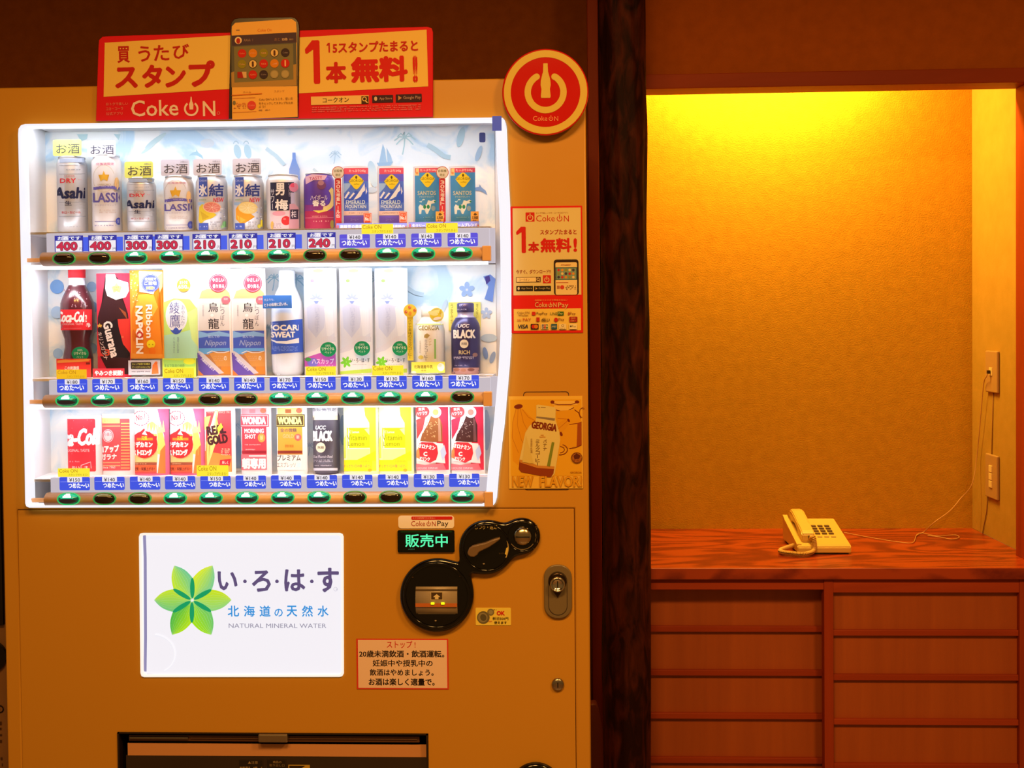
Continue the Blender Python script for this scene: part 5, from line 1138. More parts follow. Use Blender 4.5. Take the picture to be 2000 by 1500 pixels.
def georgia(x0, label, kind):
    t,p,s,xr = card('coffee_can', label, x0, x0+(51 if kind == 'e' else 51), 0, 325, 'e8ecfa', G1, 'drink can', 34)
    L = x0; cx = L+25.5
    if kind == 'e':
        p.rect(L+1,328,L+50,340,'e8586c',2); p.text('たっぷり245g',L+11,331,L+44,337,'ffe4e4',.02); p.rect(L+1,340,L+50,412,'5c80e2'); p.rect(L+1,340,L+50,354,'6c64d8')
        p.poly([(L+1,378),(L+12,366),(L+16,358),(L+1,358)],'a8ccf4'); p.poly([(L+1,392),(L+9,380),(L+16,383),(L+24,372),(L+33,376),(L+40,362),(L+43,358),(L+47,370),(L+50,374),(L+50,396),(L+1,396)],'4064dc')
        for a in ([(L+2,386),(L+10,374),(L+13,376),(L+5,388)],[(L+10,388),(L+20,376),(L+23,378),(L+14,388)],[(L+20,390),(L+36,368),(L+42,358),(L+43,372),(L+38,376),(L+34,384),(L+28,386),(L+25,389)],[(L+44,364),(L+47,374),(L+44,380)]): p.poly(a,'f4f8ff')
        p.text('EMERALD',L+5,391,L+43,399,'d8f0ff',.03); p.text('MOUNTAIN',L+4,400,L+45,407,'e4f4ff',.03); p.text('Blend',L+12,408,L+27,411,'c8dcf8',0,0,.3)
        p.rect(L+1,412,L+50,420,'f6d6cc'); p.blur(L+7,414.5,L+38,417.5,'a88878'); p.rect(L+1,421,L+50,438,'7a64dc'); p.text('コーヒー',L+14,427,L+30,431,'b8a8f0',0)
    else:
        p.rect(L+1,328,L+50,337,'e0506a',1); p.text('たっぷり245g',L+11,330,L+44,335.5,'ffe0e0',.02); p.rect(L+1,337,L+50,438,'4c9cd8'); p.rect(L+.5,329,L+9,343,'f0d890'); p.ell(L+5,338,2.5,2.5,'f09a50')
        p.text('SANTOS',L+6,373,L+42,381,'d8d8b8',.02); p.text('PREMIUM',L+10,383,L+38,386,'b0c8c8',0)
        for a in ([(L+8,404),(L+11,399),(L+16,402),(L+24,399),(L+28,401),(L+30,394),(L+27,391),(L+33,393),(L+38,390),(L+42,393),(L+40,397),(L+33,398),(L+31,408),(L+28,413),(L+26,418),(L+23,418),(L+22,410),(L+14,410),(L+13,418),(L+9,418)],): p.poly(a,'eef8f4')
        p.ell(L+20,404,3,4,'2c9468'); p.ell(L+27,404,3,4,'2c9468'); p.ell(L+40,394,2,1.5,'2c9468'); p.ell(L+12,394,2.5,1.2,'c0e4f0'); p.ell(L+18,390,2.5,1.2,'c0e4f0'); p.line([(L+13,396),(L+15,392),(L+17,389)],.8,'d0ecf4'); p.ell(L+37,407,4,5,'98b4c0')
        p.blur(L+12,423,L+38,426,'8cc8e8'); p.text('コーヒー',L+20,428,L+30,431,'90d0e8',0)
    y = 349 if kind == 'e' else 345
    p.poly([(cx-15,y+5),(cx-12,y+1),(cx-3,y-7),(cx,y-8),(cx+3,y-7),(cx+12,y+1),(cx+15,y+5),(cx+12,y+9),(cx+4,y+19),(cx,y+21),(cx-4,y+19),(cx-12,y+9)],'f8e030'); p.text('GEORGIA',cx-14,y+1.5,cx+14,y+6.5,'5c5010',.02); p.ell(cx,y-2.5,2,3,'5a4c14'); p.text('coffee',cx-5,y+9,cx+6,y+12,'a08820',0)
    fin(p,t,s,xr)
georgia(670.5,'left tall blue coffee can card with a snowy mountain','e'); georgia(739.5,'right tall blue coffee can card with a snowy mountain','e')
georgia(809.5,'left teal coffee can card with a white cow','s'); georgia(879,'right teal coffee can card with a white cow','s')
def flat_card(name, label, x0, y0, x1, y1, col, row, Y, draw, cat='promotion card', group=None):
    a = at(x0,y0,Y); b = at(x1,y1,Y); t = empty(name, ((a.x+b.x)/2,Y,SH[row])); tag(t, label, cat, group)
    z0_ = b.z
    plate('card', [(a.x,z0_),(b.x,z0_),(b.x,a.z),(a.x,a.z)], [], Y, Y+.001, ink(col), t)
    if z0_ > SH[row]+.001: box('stand', ((a.x+b.x)/2-.003,Y+.0002,SH[row]), ((a.x+b.x)/2+.003,Y+.0008,z0_+.002), gm, t)
    p = Print(Y); draw(p); p.build('printed_face', t)
for q,(x0,x1,yy,lb) in enumerate(((657,727,436,'far left'),(729,795,436,'middle left'),(798,866,434,'middle right'),(868,936,433,'far right'))):
    def dr(p, x0=x0, x1=x1, yy=yy, q=q):
        p.rect(x0,yy+1,x1,yy+20,'8a90e0'); p.text('高級豆の最高峰の' if q < 2 else '生クリームブレンド',x0+7,yy+3,x1-4,yy+10,'f6f4ff',.03); p.text('芳醇な味わいバランス' if q < 2 else 'コクのある味わい',x0+3,yy+11.5,x1-4,yy+19,'f6f0ff',.03); p.ell(x0+3,yy+7,2,4,'c06070'); p.ell(x1-2,yy+10,2,5,'b07060')
    flat_card('caption_card', lb+' lilac caption card at the foot of the tall coffee cans', x0, yy, x1, yy+21, '8088dc', 0, 2.236, dr, group='lilac caption cards')
for q,(x0,y0,k,lb) in enumerate(((710,416,0,'orange square flag on the left mountain coffee can'),(779.5,414,0,'orange square flag on the right mountain coffee can'),(851,413,1,'amber square flag on the left cow coffee can'),(919.5,413,1,'amber square flag on the right cow coffee can'))):
    def dr(p, x0=x0, y0=y0, k=k):
        if k: p.text('北海道',x0+2,y0+9,x0+14,y0+15,'5a3c1a',.02); p.text('限定',x0+4,y0+16,x0+11,y0+19,'5a3c1a',0); p.poly([(x0+8,y0+2),(x0+10,y0+4),(x0+13,y0+6),(x0+9,y0+8),(x0+5,y0+7)],'6a481c')
        else: p.rect(x0+1.2,y0+1.2,x0+14.3,y0+19.8,'ffe6dc'); p.rect(x0+2,y0+2,x0+13.5,y0+19,'ee6038'); p.text('No.1',x0+3,y0+8,x0+13,y0+15,'fff4ee',.03); p.text('売上',x0+4,y0+4,x0+12,y0+7,'ffe4d8',0)
    flat_card('square_flag', lb, x0, y0, x0+15.5, y0+21, 'f4b050' if k else 'ee6038', 0, 2.243-(.002), dr)
# ---- middle shelf
cola = mat(tuple(rgb('5a222c',.84)[:3]), .18, name='cola', coat=.3); clear = mat('ece8f4', .2, name='clear_neck'); capr = ink('e8303c')
t,p,s,xr,cz = bottle('cola_bottle', 'dark cola bottle with red cap and red band, leftmost on the middle shelf', 149.5, 1,
    [(26,735,0),(29,729,0),(29,700,0),(25,678,0),(25.5,662,0),(30,648,0),(32.5,630,0),(32.5,604,0),(32,592,0),(27,578,0),(19,562,0),(16,556,1),(15.5,543,1),(16.5,542,2),(16.5,524,2),(15,522,2)], G2, [cola, clear, capr])
p.rect(117.2,604,181.8,645,'ee303a'); p.text('Coca-Cola',111,608,171,630,'ffffff',.035,0,.35); p.text('ORIGINAL TASTE',121,631,163,635,'ffd8dc',.01); p.ell(172.5,635,4.5,4.5,'ffe4e8'); p.rect(124,641,160,641.6,'f8a0a8')
rn = random.Random(2)
for q in range(26): p.ell(124+rn.random()*48,565+rn.random()*34,1.0,1.4,'b48a9a',0,8)
fin(p,t,s,xr,cz)
def badge(x0,y0,x1,y1,label,drop,row=1):
    Y = 2.246; cx, cy = (x0+x1)/2, (y0+y1)/2; c = at(cx,cy,Y); rx, ry = (x1-x0)/2/F*Y, (y1-y0)/2/F*Y
    t = empty('recycling_badge', (c.x,Y,SH[row])); tag(t, label, 'badge')
    pts = [(c.x+rx*math.cos(a)*(.8 if drop else 1)-(rx*.2 if drop else 0), c.z+ry*math.sin(a)) for a in [2*math.pi*i/28 for i in range(28)]]
    if drop: pts = [p_ if i not in (1,2,27,0,26) else (c.x+rx*1.0-abs(((i+2)%28)-2)*rx*.09, c.z+ry*(.12-.16*((i+2)%28-2))) for i,p_ in enumerate(pts)] if False else pts+[]
    plate('disc', pts, [], Y, Y+.001, ink('0e9c6a'), t)
    box('stand', (c.x-.0015,Y+.0002,SH[row]), (c.x+.0015,Y+.0008,c.z), gm, t)
    p = Print(Y); o = -4 if drop else 0; p.text('100%',cx-5+o,y0+5,cx+5+o,y0+9,'e8fff4',.02); p.text('リサイクル',cx-12.5+o,y0+10,cx+12.5+o,y0+16.5,'e8fff4',.03); p.text('ペット',cx-7+o,y0+18,cx+7+o,y0+23,'e8fff4',.03); p.build('lettering', t)
badge(139,677,182,705,'green recycling badge in front of the cola bottle',True)
def dr(p): p.poly([(111,704),(125,702),(140,703),(177,701),(175,706),(111,709)],'e8903a'); p.text('この刺激感',126,715,155,722,'ffe0d0',.02); p.rect(168,708,176,712,'7a1c14')
flat_card('caption_card','red and orange caption card under the cola bottle',110,701,178,737,'e2382c',1,2.238,dr)
t,p,s,xr = card('guarana_card', 'red bent card with a tilted black guarana bottle on the middle shelf', 189.5, 254.5, 1, 534, 'e0344e', G2)
p.poly([(207,536),(226,536),(232,543),(228,560),(238,583),(251,612),(254,640),(254,733),(212,733),(192,694),(190,640),(190,620),(198,592),(206,576)],'3c1a20')
p.poly([(232,600),(246,610),(252,640),(247,622)],'a0502c'); p.poly([(190,644),(228,622),(254,622),(254,696),(246,680),(250,700),(205,697),(190,640)],'20141c'); p.poly([(230,623),(254,622),(254,690),(240,672),(232,640)],'e63c34'); p.poly([(190,650),(198,690),(204,696),(192,696),(190,690)],'e8443c')
p.poly([(207,535),(225,535),(228,545),(251,552),(253,568),(246,581),(226,586),(209,578),(205,564)],'fdfafa'); p.poly([(228+11*(1 if q%2 == 0 else .6)*math.sin(math.pi*q/5), 563-11*(1 if q%2 == 0 else .6)*math.cos(math.pi*q/5)) for q in range(10)],'f0dc80'); p.text('北海道',221,559,233,563,'5a4820',.02); p.text('限定',223,564,231,568,'5a4820',0)
p.text('Guarana',181,653,254,672,'fff4f0',.04,-77); p.text('キリンガラナ',173,671,229,680,'f0d8d0',.02,-77); p.poly([(195+5*(1 if q%2 == 0 else .5)*math.sin(math.pi*q/5), 636-5*(1 if q%2 == 0 else .5)*math.cos(math.pi*q/5)) for q in range(10)],'e8b84c'); p.text('3',205,682,215,695,'e05030',.03)
p.blur(232,655,242,675,'f08060',3,1,.5)
fin(p,t,s,xr)
def dr(p): p.text('やみつき炭酸!',184,723,241,734,'ffeef0',.04,0,.1)
flat_card('caption_card','red slanted caption card under the guarana card',181,720,243,737,'e83440',1,2.238,dr)
t,p,s,xr = card('orange_soda_card', 'orange bent card with an orange soda bottle and blue disc on the middle shelf', 254.5, 320.5, 1, 528, 'f6a83c', G2, bot=701)
rn = random.Random(9)
p.poly([(256,700),(256,610),(266,580),(272,558),(274,530),(320,532),(308,575),(317,600),(318,698)],'ee8820'); p.poly([(270,575),(300,572),(309,600),(286,640),(262,610)],'f8b440')
for q in range(40): p.ell(256+rn.random()*18,530+rn.random()*60,1.4,1.4,('fde0a0','f0b060')[q%2],0,8)
p.poly([(272,529),(319,531),(300,575),(272,570)],'fff4ea'); p.poly([(308,540),(319,532),(318,560),(312,572)],'f4c080'); p.ell(294.5,553,18.5,18,'5660cc'); p.ring(294.5,553,17,.8,'a8b0f0'); p.text('北海道で',283,542,306,548,'ffffff',.03); p.text('ご当地',282,549,307,557,'fffbd0',.03); p.text('炭酸!',285,559,303,566,'f6f06a',.03)
p.text('Ribbon',259,621,325,634,'fff8ee',.04,-90) ; p.text('NAPOLIN',225,637,321,652,'fff4e6',.06,-90); p.ell(273.5,654,7,7,'c83a2c'); p.ell(273.5,654,3.5,3.5,'fbe8d8'); p.ell(295.5,672,8.5,8.5,'f4e020'); p.ell(298,686,7,8,'f07818'); p.ell(292,673,1,1,'a08010'); p.ell(299,673,1,1,'a08010'); p.ell(262,655,3,12,'e07018'); p.poly([(255,690),(320,692),(320,700),(255,700)],'f09a34')
fin(p,t,s,xr)
def dr(p): p.rect(255,707,296,721,'3a3024',2); p.text('キレップを愛する炭酸水',258,709,294,713,'e8e05a',.01); p.text('ずーっとボトルキャップも!',258,715,294,719,'e8e05a',.01); p.poly([(298,713),(304,706),(308,712),(310,730),(296,731)],'e87838'); p.blur(257,724,294,728,'8a8490'); p.ell(305,709,3,3,'e06a28')
flat_card('caption_card','grey caption card with a small orange figure under the orange soda card',250.5,704,313,732,'d4cfd8',1,2.238,dr)
t,p,s,xr = card('green_tea_card', 'pale green bent card with a tea bottle and teapot mark on the middle shelf', 318, 388, 1, 524, 'f0f8ee', G2, bot=700)
p.poly([(318,590),(340,582),(372,584),(384,600),(388,690),(388,700),(318,700)],'c8ec7c'); p.poly([(318,655),(350,650),(388,640),(388,700),(318,700)],'b4e8c8'); p.poly([(366,610),(386,600),(388,680),(374,662)],'d8f49a'); p.ell(345,617,22,32,'eef2fc'); p.ell(339,533,7,7,'c4f0d4')
p.text('綾',331,590,351,613,'6468a8',-.002); p.text('鷹',331,614,353,640,'6468a8',-.002); p.vtext('あやたか',354,595,361,636,'9098b8',0)
p.poly([(332,644),(338,645),(341,641),(344,639),(347,641),(350,645),(357,642),(352,650),(346,653),(342,653),(337,650)],'4058b8'); p.vtext('急須でいれた緑茶',346,658,350,690,'7888a0',0); p.vtext('にごりの味わい',339,658,342,690,'7888a0',0)
p.ell(359,557,13.5,13.5,'f4a03c'); p.text('おトクな',351,548,367,555,'fff0d8',.02); p.text('650',348,556,366,564,'fff8e8',.04); p.text('ml',364,560,369,564,'fff0d8',0)
fin(p,t,s,xr)
def dr(p): p.poly([(318,702),(352,704),(382,701),(382,716),(320,716)],'a8e070'); p.text('まるで急須の緑茶',321,711,361,717,'6a9a5a',.01); p.ell(370,706,12,6,'e8f040')
flat_card('caption_card','green and yellow caption card under the green tea card',317,700,383,739,'d0ee5a',1,2.238,dr)
def oolong(x0, label):
    L = x0; t,p,s,xr = card('oolong_tea_card', label, L, L+67, 1, 524, 'fbf6f4', G2)
    p.poly([(L+1,528),(L+16,528),(L+5,575),(L+1,580)],'fae0cc'); p.poly([(L+4,582),(L+9,568),(L+20,564),(L+56,564),(L+64,572),(L+66,582)],'f6bc80'); p.rect(L+3,582,L+64,646,'e4dcd8'); p.rect(L+3,582,L+64,584,'d8c0b0')
    p.text('烏',L+22,591,L+42,610,'2a2430',.01); p.text('龍',L+22,622,L+44,643,'2a2430',.01); p.vtext('にっぽん',L+46,592,L+54,637,'6a6470',0); p.vtext('国産烏龍茶使用',L+11,596,L+14,618,'a8a0a4',0); p.ell(L+30,616,3.5,3,'f8f4f4')
    p.rect(L+3,646,L+65,688,'4a62c8'); p.poly([(L+3,646),(L+20,651),(L+44,647),(L+65,652),(L+65,658),(L+30,656),(L+3,660)],'8cbcf0'); p.rect(L+3,680,L+66,692,'6aaef0'); p.text('飲んでみ',L+22,654,L+45,660,'b8d0f8',.01); p.text('Nippon',L+15,664,L+58,678,'a8b8e8',.01,0,.3)
    p.poly([(L+4,690),(L+22,692),(L+34,686),(L+50,692),(L+66,686),(L+67,733),(L+5,733)],'b87a4a'); p.poly([(L+24,690),(L+40,688),(L+66,688),(L+66,716),(L+40,716)],'d8964a'); p.line([(L+20,690),(L+30,685.5),(L+42,689),(L+54,689),(L+65,686)],1.6,'fff4f0'); p.rect(L+48,716,L+66,731,'f08a30')
    p.poly([(L+1,688),(L+6,690),(L+46,732),(L+12,733),(L+3,724)],'6a54b8'); p.poly([(L+3,684),(L+12,689),(L+54,729),(L+44,731),(L+4,692)],'d8d0dc'); p.poly([(L+3,722),(L+14,733),(L+3,733)],'e88a44'); p.text('内臓脂肪を減らす',L+5,709,L+40,715,'f0ecff',.02,-44); p.blur(L+33,694,L+52,706,'d8a070',3,1,.6); p.text('の',L+53,695,L+59,704,'f8e8d8',.02)
    p.ell(L+42,553,18.5,18,'e64058'); p.ring(L+42,553,16.5,.8,'ffb0b8'); p.text('やさしい',L+30,543,L+54,551,'ffe8ea',.025); p.text('香り実る',L+31,555,L+54,563,'ffe8ea',.025); p.ell(L+57,586,9,8,'f06a78'); p.text('国産',L+53,582,L+61,586,'ffd8dc',0)
    fin(p,t,s,xr)
oolong(384.5,'left bent card with an oolong tea bottle and red disc on the middle shelf'); oolong(452,'right bent card with an oolong tea bottle and red disc on the middle shelf')
fro = mat(tuple(rgb('e6eefb',.86)[:3]), .25, name='frosted_plastic')
t,p,s,xr,cz = bottle('sports_drink_bottle', 'frosted sports drink bottle with a broad blue label on the middle shelf', 560, 1,
    [(26,733,0),(31,726,0),(32.5,700,0),(33,660,0),(32,610,0),(30,590,0),(23,572,0),(17,560,0),(16,545,0),(16.5,544,0),(16.5,529,0),(15,527,0)], G2, [fro])
p.poly([(528,628),(592,623),(593,688),(529,692)],'3c60cc'); p.text('POCARI',523,634,586,646,'ffffff',.05); p.text('SWEAT',529,647.5,577,659.5,'ffffff',.05); p.poly([(528,662),(540,666),(560,666),(585,660),(585,670),(560,672),(540,670),(528,664)],'f4f8ff'); p.blur(530,676,582,686,'8aa4f0',4,2,.7); p.text('ION SUPPLY DRINK',526,631,544,633.5,'98b0f4',0)
fin(p,t,s,xr,cz)
def dr(p): p.text('何よりも、',516,583,536,588,'e0ecff',.02,3); p.text('ヒトの体液に近い水。',516,591,562,598,'f0f6ff',.02,3)
flat_card('blue_flag','slanted blue flag with white words across the sports drink bottle neck',513,577,570,602,'3f7edc',1,2.240,dr)
def water(x0, kind, label):
    L = x0; t,p,s,xr = card('water_bottle_card', label, L, L+64, 1, 524, 'edeef8', G2, Rc=44)
    p.ell(L+28,529,10,3.5,'dff08c' if kind != 'b' else 'e4f28a'); p.rect(L+12,537,L+50,586,'f2f2fa',5); p.poly([(L+11,545),(L+30,540),(L+50,542),(L+52,562),(L+11,562)],'e8e9f4')
    p.text('い・ろ・は・す',L+25,546,L+51,551,'8a8a98',0); p.ell(L+17,548.5,4,3.5,'8cd060' if kind != 'b' else '9a8ad0')
    p.poly([(L+3,590),(L+12,575),(L+48,575),(L+60,590),(L+62,733),(L+3,733)],'dadff0'); p.poly([(L+6,600),(L+20,592),(L+46,600),(L+40,640),(L+24,660),(L+8,640)],'c9d2ee'); p.poly([(L+40,600),(L+58,596),(L+60,650),(L+46,660)],'e6eaf6')
    for a in (0,45,90,135,180): r = math.radians(a); p.ell(L+25+math.cos(r)*7,583-math.sin(r)*6,5.5,2,'a8b8e4',a)
    p.poly([(L+20,588),(L+30,588),(L+27,593),(L+23,593)],'8ca4e0'); p.vtext('いろはす',L+22,600,L+31,650,'b8c4e6',0)
    p.poly([(L+1,682),(L+20,672),(L+44,656),(L+63,658),(L+64,733),(L+1,733)],'dcdcec'); p.poly([(L+1,690),(L+22,684),(L+44,668),(L+63,668),(L+64,733),(L+1,733)],'eeeef6')
    if kind == 'b':
        p.poly([(L+1,699),(L+30,690),(L+63,684),(L+64,716),(L+1,716)],'c85cc0'); p.ell(L+18,708,11,9,'7c70d8'); p.ell(L+9,702,6,4,'4aa850'); p.text('ハスカップ',L+16,700,L+60,711,'f4dcf8',.02); p.text('い・ろ・は・す',L+35,713,L+58,716,'f0d0f0',0)
    else:
        for a in range(6): r = math.radians(60*a+10); p.ell(L+14+math.cos(r)*6,707-math.sin(r)*6,5.5,2.8,'7ad034',math.degrees(r))
        p.text('い・ろ・は・す',L+22,699,L+60,708,'4a4858',.015); p.blur(L+26,711,L+54,713,'b0b0c0'); p.poly([(L+1,725),(L+64,720),(L+64,728),(L+1,731)],'c4e858')
    fin(p,t,s,xr)
water(593,'b','purple-labelled water bottle card with a berry on the middle shelf'); water(662.5,'w','left white water bottle card with a green leaf mark'); water(731.5,'w','right white water bottle card with a green leaf mark')
badge(625,668,657,697,'green disc badge on the purple-labelled water card',False); badge(691,666,723,695,'green disc badge on the left white water card',False); badge(766,666,796,695,'green disc badge on the right white water card',False)
whb = mat(tuple(rgb('f6f4f0',.86)[:3]), .35, name='white_can')
t,p,s,xr,cz = bottle('coffee_bottle_can', 'white banana coffee bottle can with a yellow disc on the middle shelf', 838, 1,
    [(26,735,0),(29,730,0),(29.5,690,0),(29.5,645,0),(27,634,0),(18,622,0),(16,618,0),(17,617,0),(17,600,0),(15,598,0)], G2, [whb])
p.text('GEORGIA',817,636,858,645,'9a8a4a',.03); p.rect(812,632,866,635,'f0ec90'); p.poly([(829,654),(834,651),(840,655),(834,661),(828,659)],'b8a060'); p.vtext('バナナ',837,660,843,676,'c8b050',.0); p.vtext('ミルクコーヒー',829,663,835,705,'707078',.0); p.rect(848,662,852,701,'9cd080'); p.vtext('北海道産牛乳',819,665,822,690,'b0a890',0); p.ell(822,698,5,4,'e0cc6a'); p.blur(843,668,847,690,'d8d0a0',1)
fin(p,t,s,xr,cz)
def disc_thing(cx, cy, r, label, col, draw, row=1, Y=2.240, strip=None):
    c = at(cx,cy,Y); t = empty('round_flag', (c.x,Y,SH[row])); tag(t, label, 'price flag'); R = r/F*Y
    plate('disc', [(c.x+R*math.cos(2*math.pi*i/28), c.z+R*math.sin(2*math.pi*i/28)) for i in range(28)], [], Y-.001, Y, ink(col), t)
    if strip: a = at(strip[0],strip[1],Y); b = at(strip[2],strip[3],Y); plate('strip', [(a.x,b.z),(b.x,b.z),(b.x,a.z),(a.x,a.z)], [], Y, Y+.001, ink('f4e04a'), t); box('stand', ((a.x+b.x)/2-.001,Y+.0002,SH[row]), ((a.x+b.x)/2+.001,Y+.0008,b.z+.002), gm, t)
    else: box('stand', (c.x-.001,Y+.0002,SH[row]), (c.x+.001,Y+.0008,c.z), gm, t)
    p = Print(Y-.001); draw(p); p.build('printed_face', t)
def dr(p):
    for x,y in ((800,600),(793,609),(810,606)): p.ell(x,y,3,3,'e07048'); p.ell(x+1,y-1,1.2,1.2,'f4c070')
    p.ell(801,612,3,4,'f0a040'); p.vtext('バナナ風味のミルクコーヒー',797.5,624,804,701,'8a7a1a',0)
disc_thing(801,607,13,'yellow strip with a flowered disc left of the banana coffee can','f8dc50',dr,strip=(795,616,807.5,704))
def dr(p): p.ring(853,615,13.2,1.2,'f4f070'); p.ell(850,616,11,6.5,'f0d838',-14); p.ell(846,612,10,4.5,'f4f0a0',-14); p.ell(860,609,2,5,'d8bc30',-20); p.ell(854,622,8,3,'fdf8f0',10)
disc_thing(853,615,14,'yellow disc with a banana on the banana coffee can','f6f29a',dr,Y=2.244)
def dr(p): p.text('北海道産牛乳',808,713,846,720,'8a7a30',.015); p.text('使用',822,722,832,725.5,'8a7a30',0); p.ell(861,717,7,8,'fdf6ec'); p.ell(859,714,4,3,'f0e0c8'); p.ell(808,727,5,2.5,'f4ecc8')
flat_card('caption_card','yellow caption card under the banana coffee can',803.5,707,869,728,'f4ea58',1,2.238,dr)
def dr(p): p.vtext('うまみが',880,593,885,632,'9a9040',0); p.vtext('甘くない',930,593,934,622,'9a9040',0)
flat_card('yellow_backing_card','yellow backing card behind the black coffee bottle can',876,590.5,939,645,'f4f07c',1,2.318,dr)
navy = mat(tuple(rgb('3a3468',.84)[:3]), .3, .3, name='navy_can'); lav = mat(tuple(rgb('b8b4dc',.84)[:3]), .3, .3, name='pale_neck'); navc = mat(tuple(rgb('4a4478',.84)[:3]), .3, .3, name='navy_cap')
t,p,s,xr,cz = bottle('black_coffee_bottle_can', 'dark navy black coffee bottle can at the right end of the middle shelf', 908, 1,
    [(26,731,0),(28.5,725,0),(29,690,0),(29,640,0),(27,632,0),(20,620,1),(16,617,1),(16,610,2),(17,609,2),(17,593,2),(15,591,2)], G2, [navy, lav, navc])
p.text('UCC',894,633,917,640,'f0f0ff',.04,0,.2); p.text('BLACK',885,643.5,929,661,'ffffff',.045); p.ell(906.5,671.5,8.5,8.5,'f0ead8'); p.text('無糖',901,668.5,912,674,'5a5468',.01); p.text('RICH',896,684,918,692,'d8c494',.03); p.blur(886,696,926,702,'d8d4f0',2,3,.8); p.blur(888,712,914,715,'a098c0'); p.ell(928,693,5,4,'9a7a78'); p.rect(880,718,936,731,'caa0a0'); p.ell(892,722,6,3,'b07868'); p.ell(905,723,6,3,'c08a78'); p.ell(920,722,7,3,'8a5a58')
p.text('UCC',897,594,909,598,'c8c4f0',.0); p.text('BLACK',893,603,912,606,'b8b4e0',0)
fin(p,t,s,xr,cz)
# ---- bottom shelf
t,p,s,xr = card('cola_can_card', 'red bent card with white flowing script, leftmost on the bottom shelf', 124, 191.5, 2, 812, 'ffe8ea', G3, Rc=42)
p.rect(125,817,188,922,'e6303c',3); p.text('Coca-Cola',92,837,198,872,'fff2f2',.045,3,.35); p.text('ORIGINAL TASTE',124,877,176,882.5,'ffc0c4',.02); p.blur(135,899,156,904,'f08890'); p.line([(158,909),(178,902),(179,915)],1,'ffd8dc'); p.text('おいしさ',140,910,172,917,'ffe4e4',.02); rn = random.Random(1)
for q in range(24): p.ell(128+rn.random()*56,820+rn.random()*70,.8,.8,'f47880',0,6)
fin(p,t,s,xr)
t,p,s,xr = card('guarana_can_card', 'orange-red bent card with fine yellow stripes on the bottom shelf', 193.5, 257, 2, 808, 'fde8e6', G3, Rc=42)
p.rect(194.5,817,255,920,'e85054',2)
for q in range(16): y = 826+q*5.8; p.rect(236,y,254,y+2,'f6b468')
for y in (831,902,908): p.rect(195,y,236,y+2.4,'f4a070')
p.rect(196,816,235,827,'f6bc74'); p.text('北海道限定',203,819,226,824,'e89060',.01); p.ell(211.5,851,11,13,'f8c8c8'); p.text('小原の',204,845,219,852,'e06068',.01); p.ring(211.5,851,10,1.5,'e86068',12,0,360,12)
p.text('コアップ',194,869,234,884,'fff0ee',.05,3); p.text('ガラナ',197,886,229,898,'fff0ee',.05,3); p.text('Since 1960',199,910,226,915,'ffe8e0',.02)
fin(p,t,s,xr)
def dodeka(x0, label):
    L = x0; t,p,s,xr = card('energy_drink_card', label, L, L+67, 2, 791, 'f2709a', G3, Rc=46)
    p.poly([(L+1,791),(L+50,791),(L+58,830),(L+64,850),(L+64,900),(L+50,925),(L+1,925)],'fdf2f0'); p.poly([(L+30,828),(L+40,822),(L+60,838),(L+66,870),(L+60,890),(L+30,880)],'f8dc70'); p.poly([(L+56,880),(L+66,868),(L+66,925),(L+50,925)],'f0803c'); p.poly([(L+2,880),(L+52,880),(L+50,905),(L+2,905)],'f8d488')
    for q in range(5): p.poly([(L+38+q*5,848-q),(L+42+q*5,820-q*1.5+6),(L+45+q*5,848-q)],'f6e49a')
    p.ell(L+18,817,18,16,'fff4f2'); p.ring(L+18,817,17,1.6,'d84860',15,0,360,30)
    for q in range(20): a = q*.314; p.line([(L+18+15*math.cos(a),817+13*math.sin(a)),(L+18+18.5*math.cos(a),817+16.5*math.sin(a))],1,'fff4f2')
    p.text('No.1',L+7,809,L+28,820,'b83048',.01,12,.3); p.text('強炭酸級',L+12,821,L+26,824,'e0a040',0,12)
    for q in range(8): p.poly([(L+1+q*6,848-4*math.sin(q*.45)),(L+5+q*6,836-4*math.sin(q*.45)-(q%3)*3),(L+8+q*6,848-4*math.sin(q*.45))],'fffaf6')
    p.ell(L+25,868,26.5,27,'de3034'); p.poly([(L+25,836),(L+29,848),(L+36,842),(L+38,852),(L+50,852),(L+49,860),(L+1,858),(L+4,850),(L+13,846)],'de3034'); p.poly([(L+20,848),(L+26,840),(L+31,850)],'fff2ec'); p.rect(L+10,855,L+42,860,'f09030'); p.text('元気',L+19,851,L+31,860,'ffd840',.03)
    p.text('ドデカミン',L+1,862,L+42,874,'fff6f2',.06); p.text('ストロング',L+1,877,L+41,890,'fff6f2',.06); p.rect(L+1,903,L+50,908,'a05038'); p.blur(L+4,904.5,L+30,907,'f0c890'); p.rect(L+1,908,L+50,922,'e86034'); p.text('元気・炭酸上がる!!',L+4,912,L+46,919,'5a1c14',.02); p.rect(L+1,921,L+50,925,'e04848')
    fin(p,t,s,xr)
dodeka(257.5,'left energy drink card with a red flame disc on the bottom shelf'); dodeka(327,'right energy drink card with a red flame disc on the bottom shelf')
t,p,s,xr = card('energy_can_card', 'red can card with a yellow lightning bolt on the bottom shelf', 396, 456, 2, 793, 'fdf2f0', G3, Rc=50)
p.poly([(403,803),(453,801),(453,922),(400,922)],'e04448'); p.poly([(400,880),(453,890),(453,922),(400,922)],'f49448'); p.poly([(396,815),(412,812),(404,840),(396,838)],'f8d070'); p.poly([(421,800),(428,800),(420,845),(430,842),(404,915),(412,862),(402,866)],'f8e486'); p.poly([(422,802),(424,802),(414,845),(405,850)],'fffbe8')
p.text('REAL',403,830,442,849,'4a2026',.06,8); p.text('GOLD',404,849,446,868,'4a2026',.06,8); p.text('REAL',404,831.5,441,847.5,'fdf0e8',-.01,8) if False else None
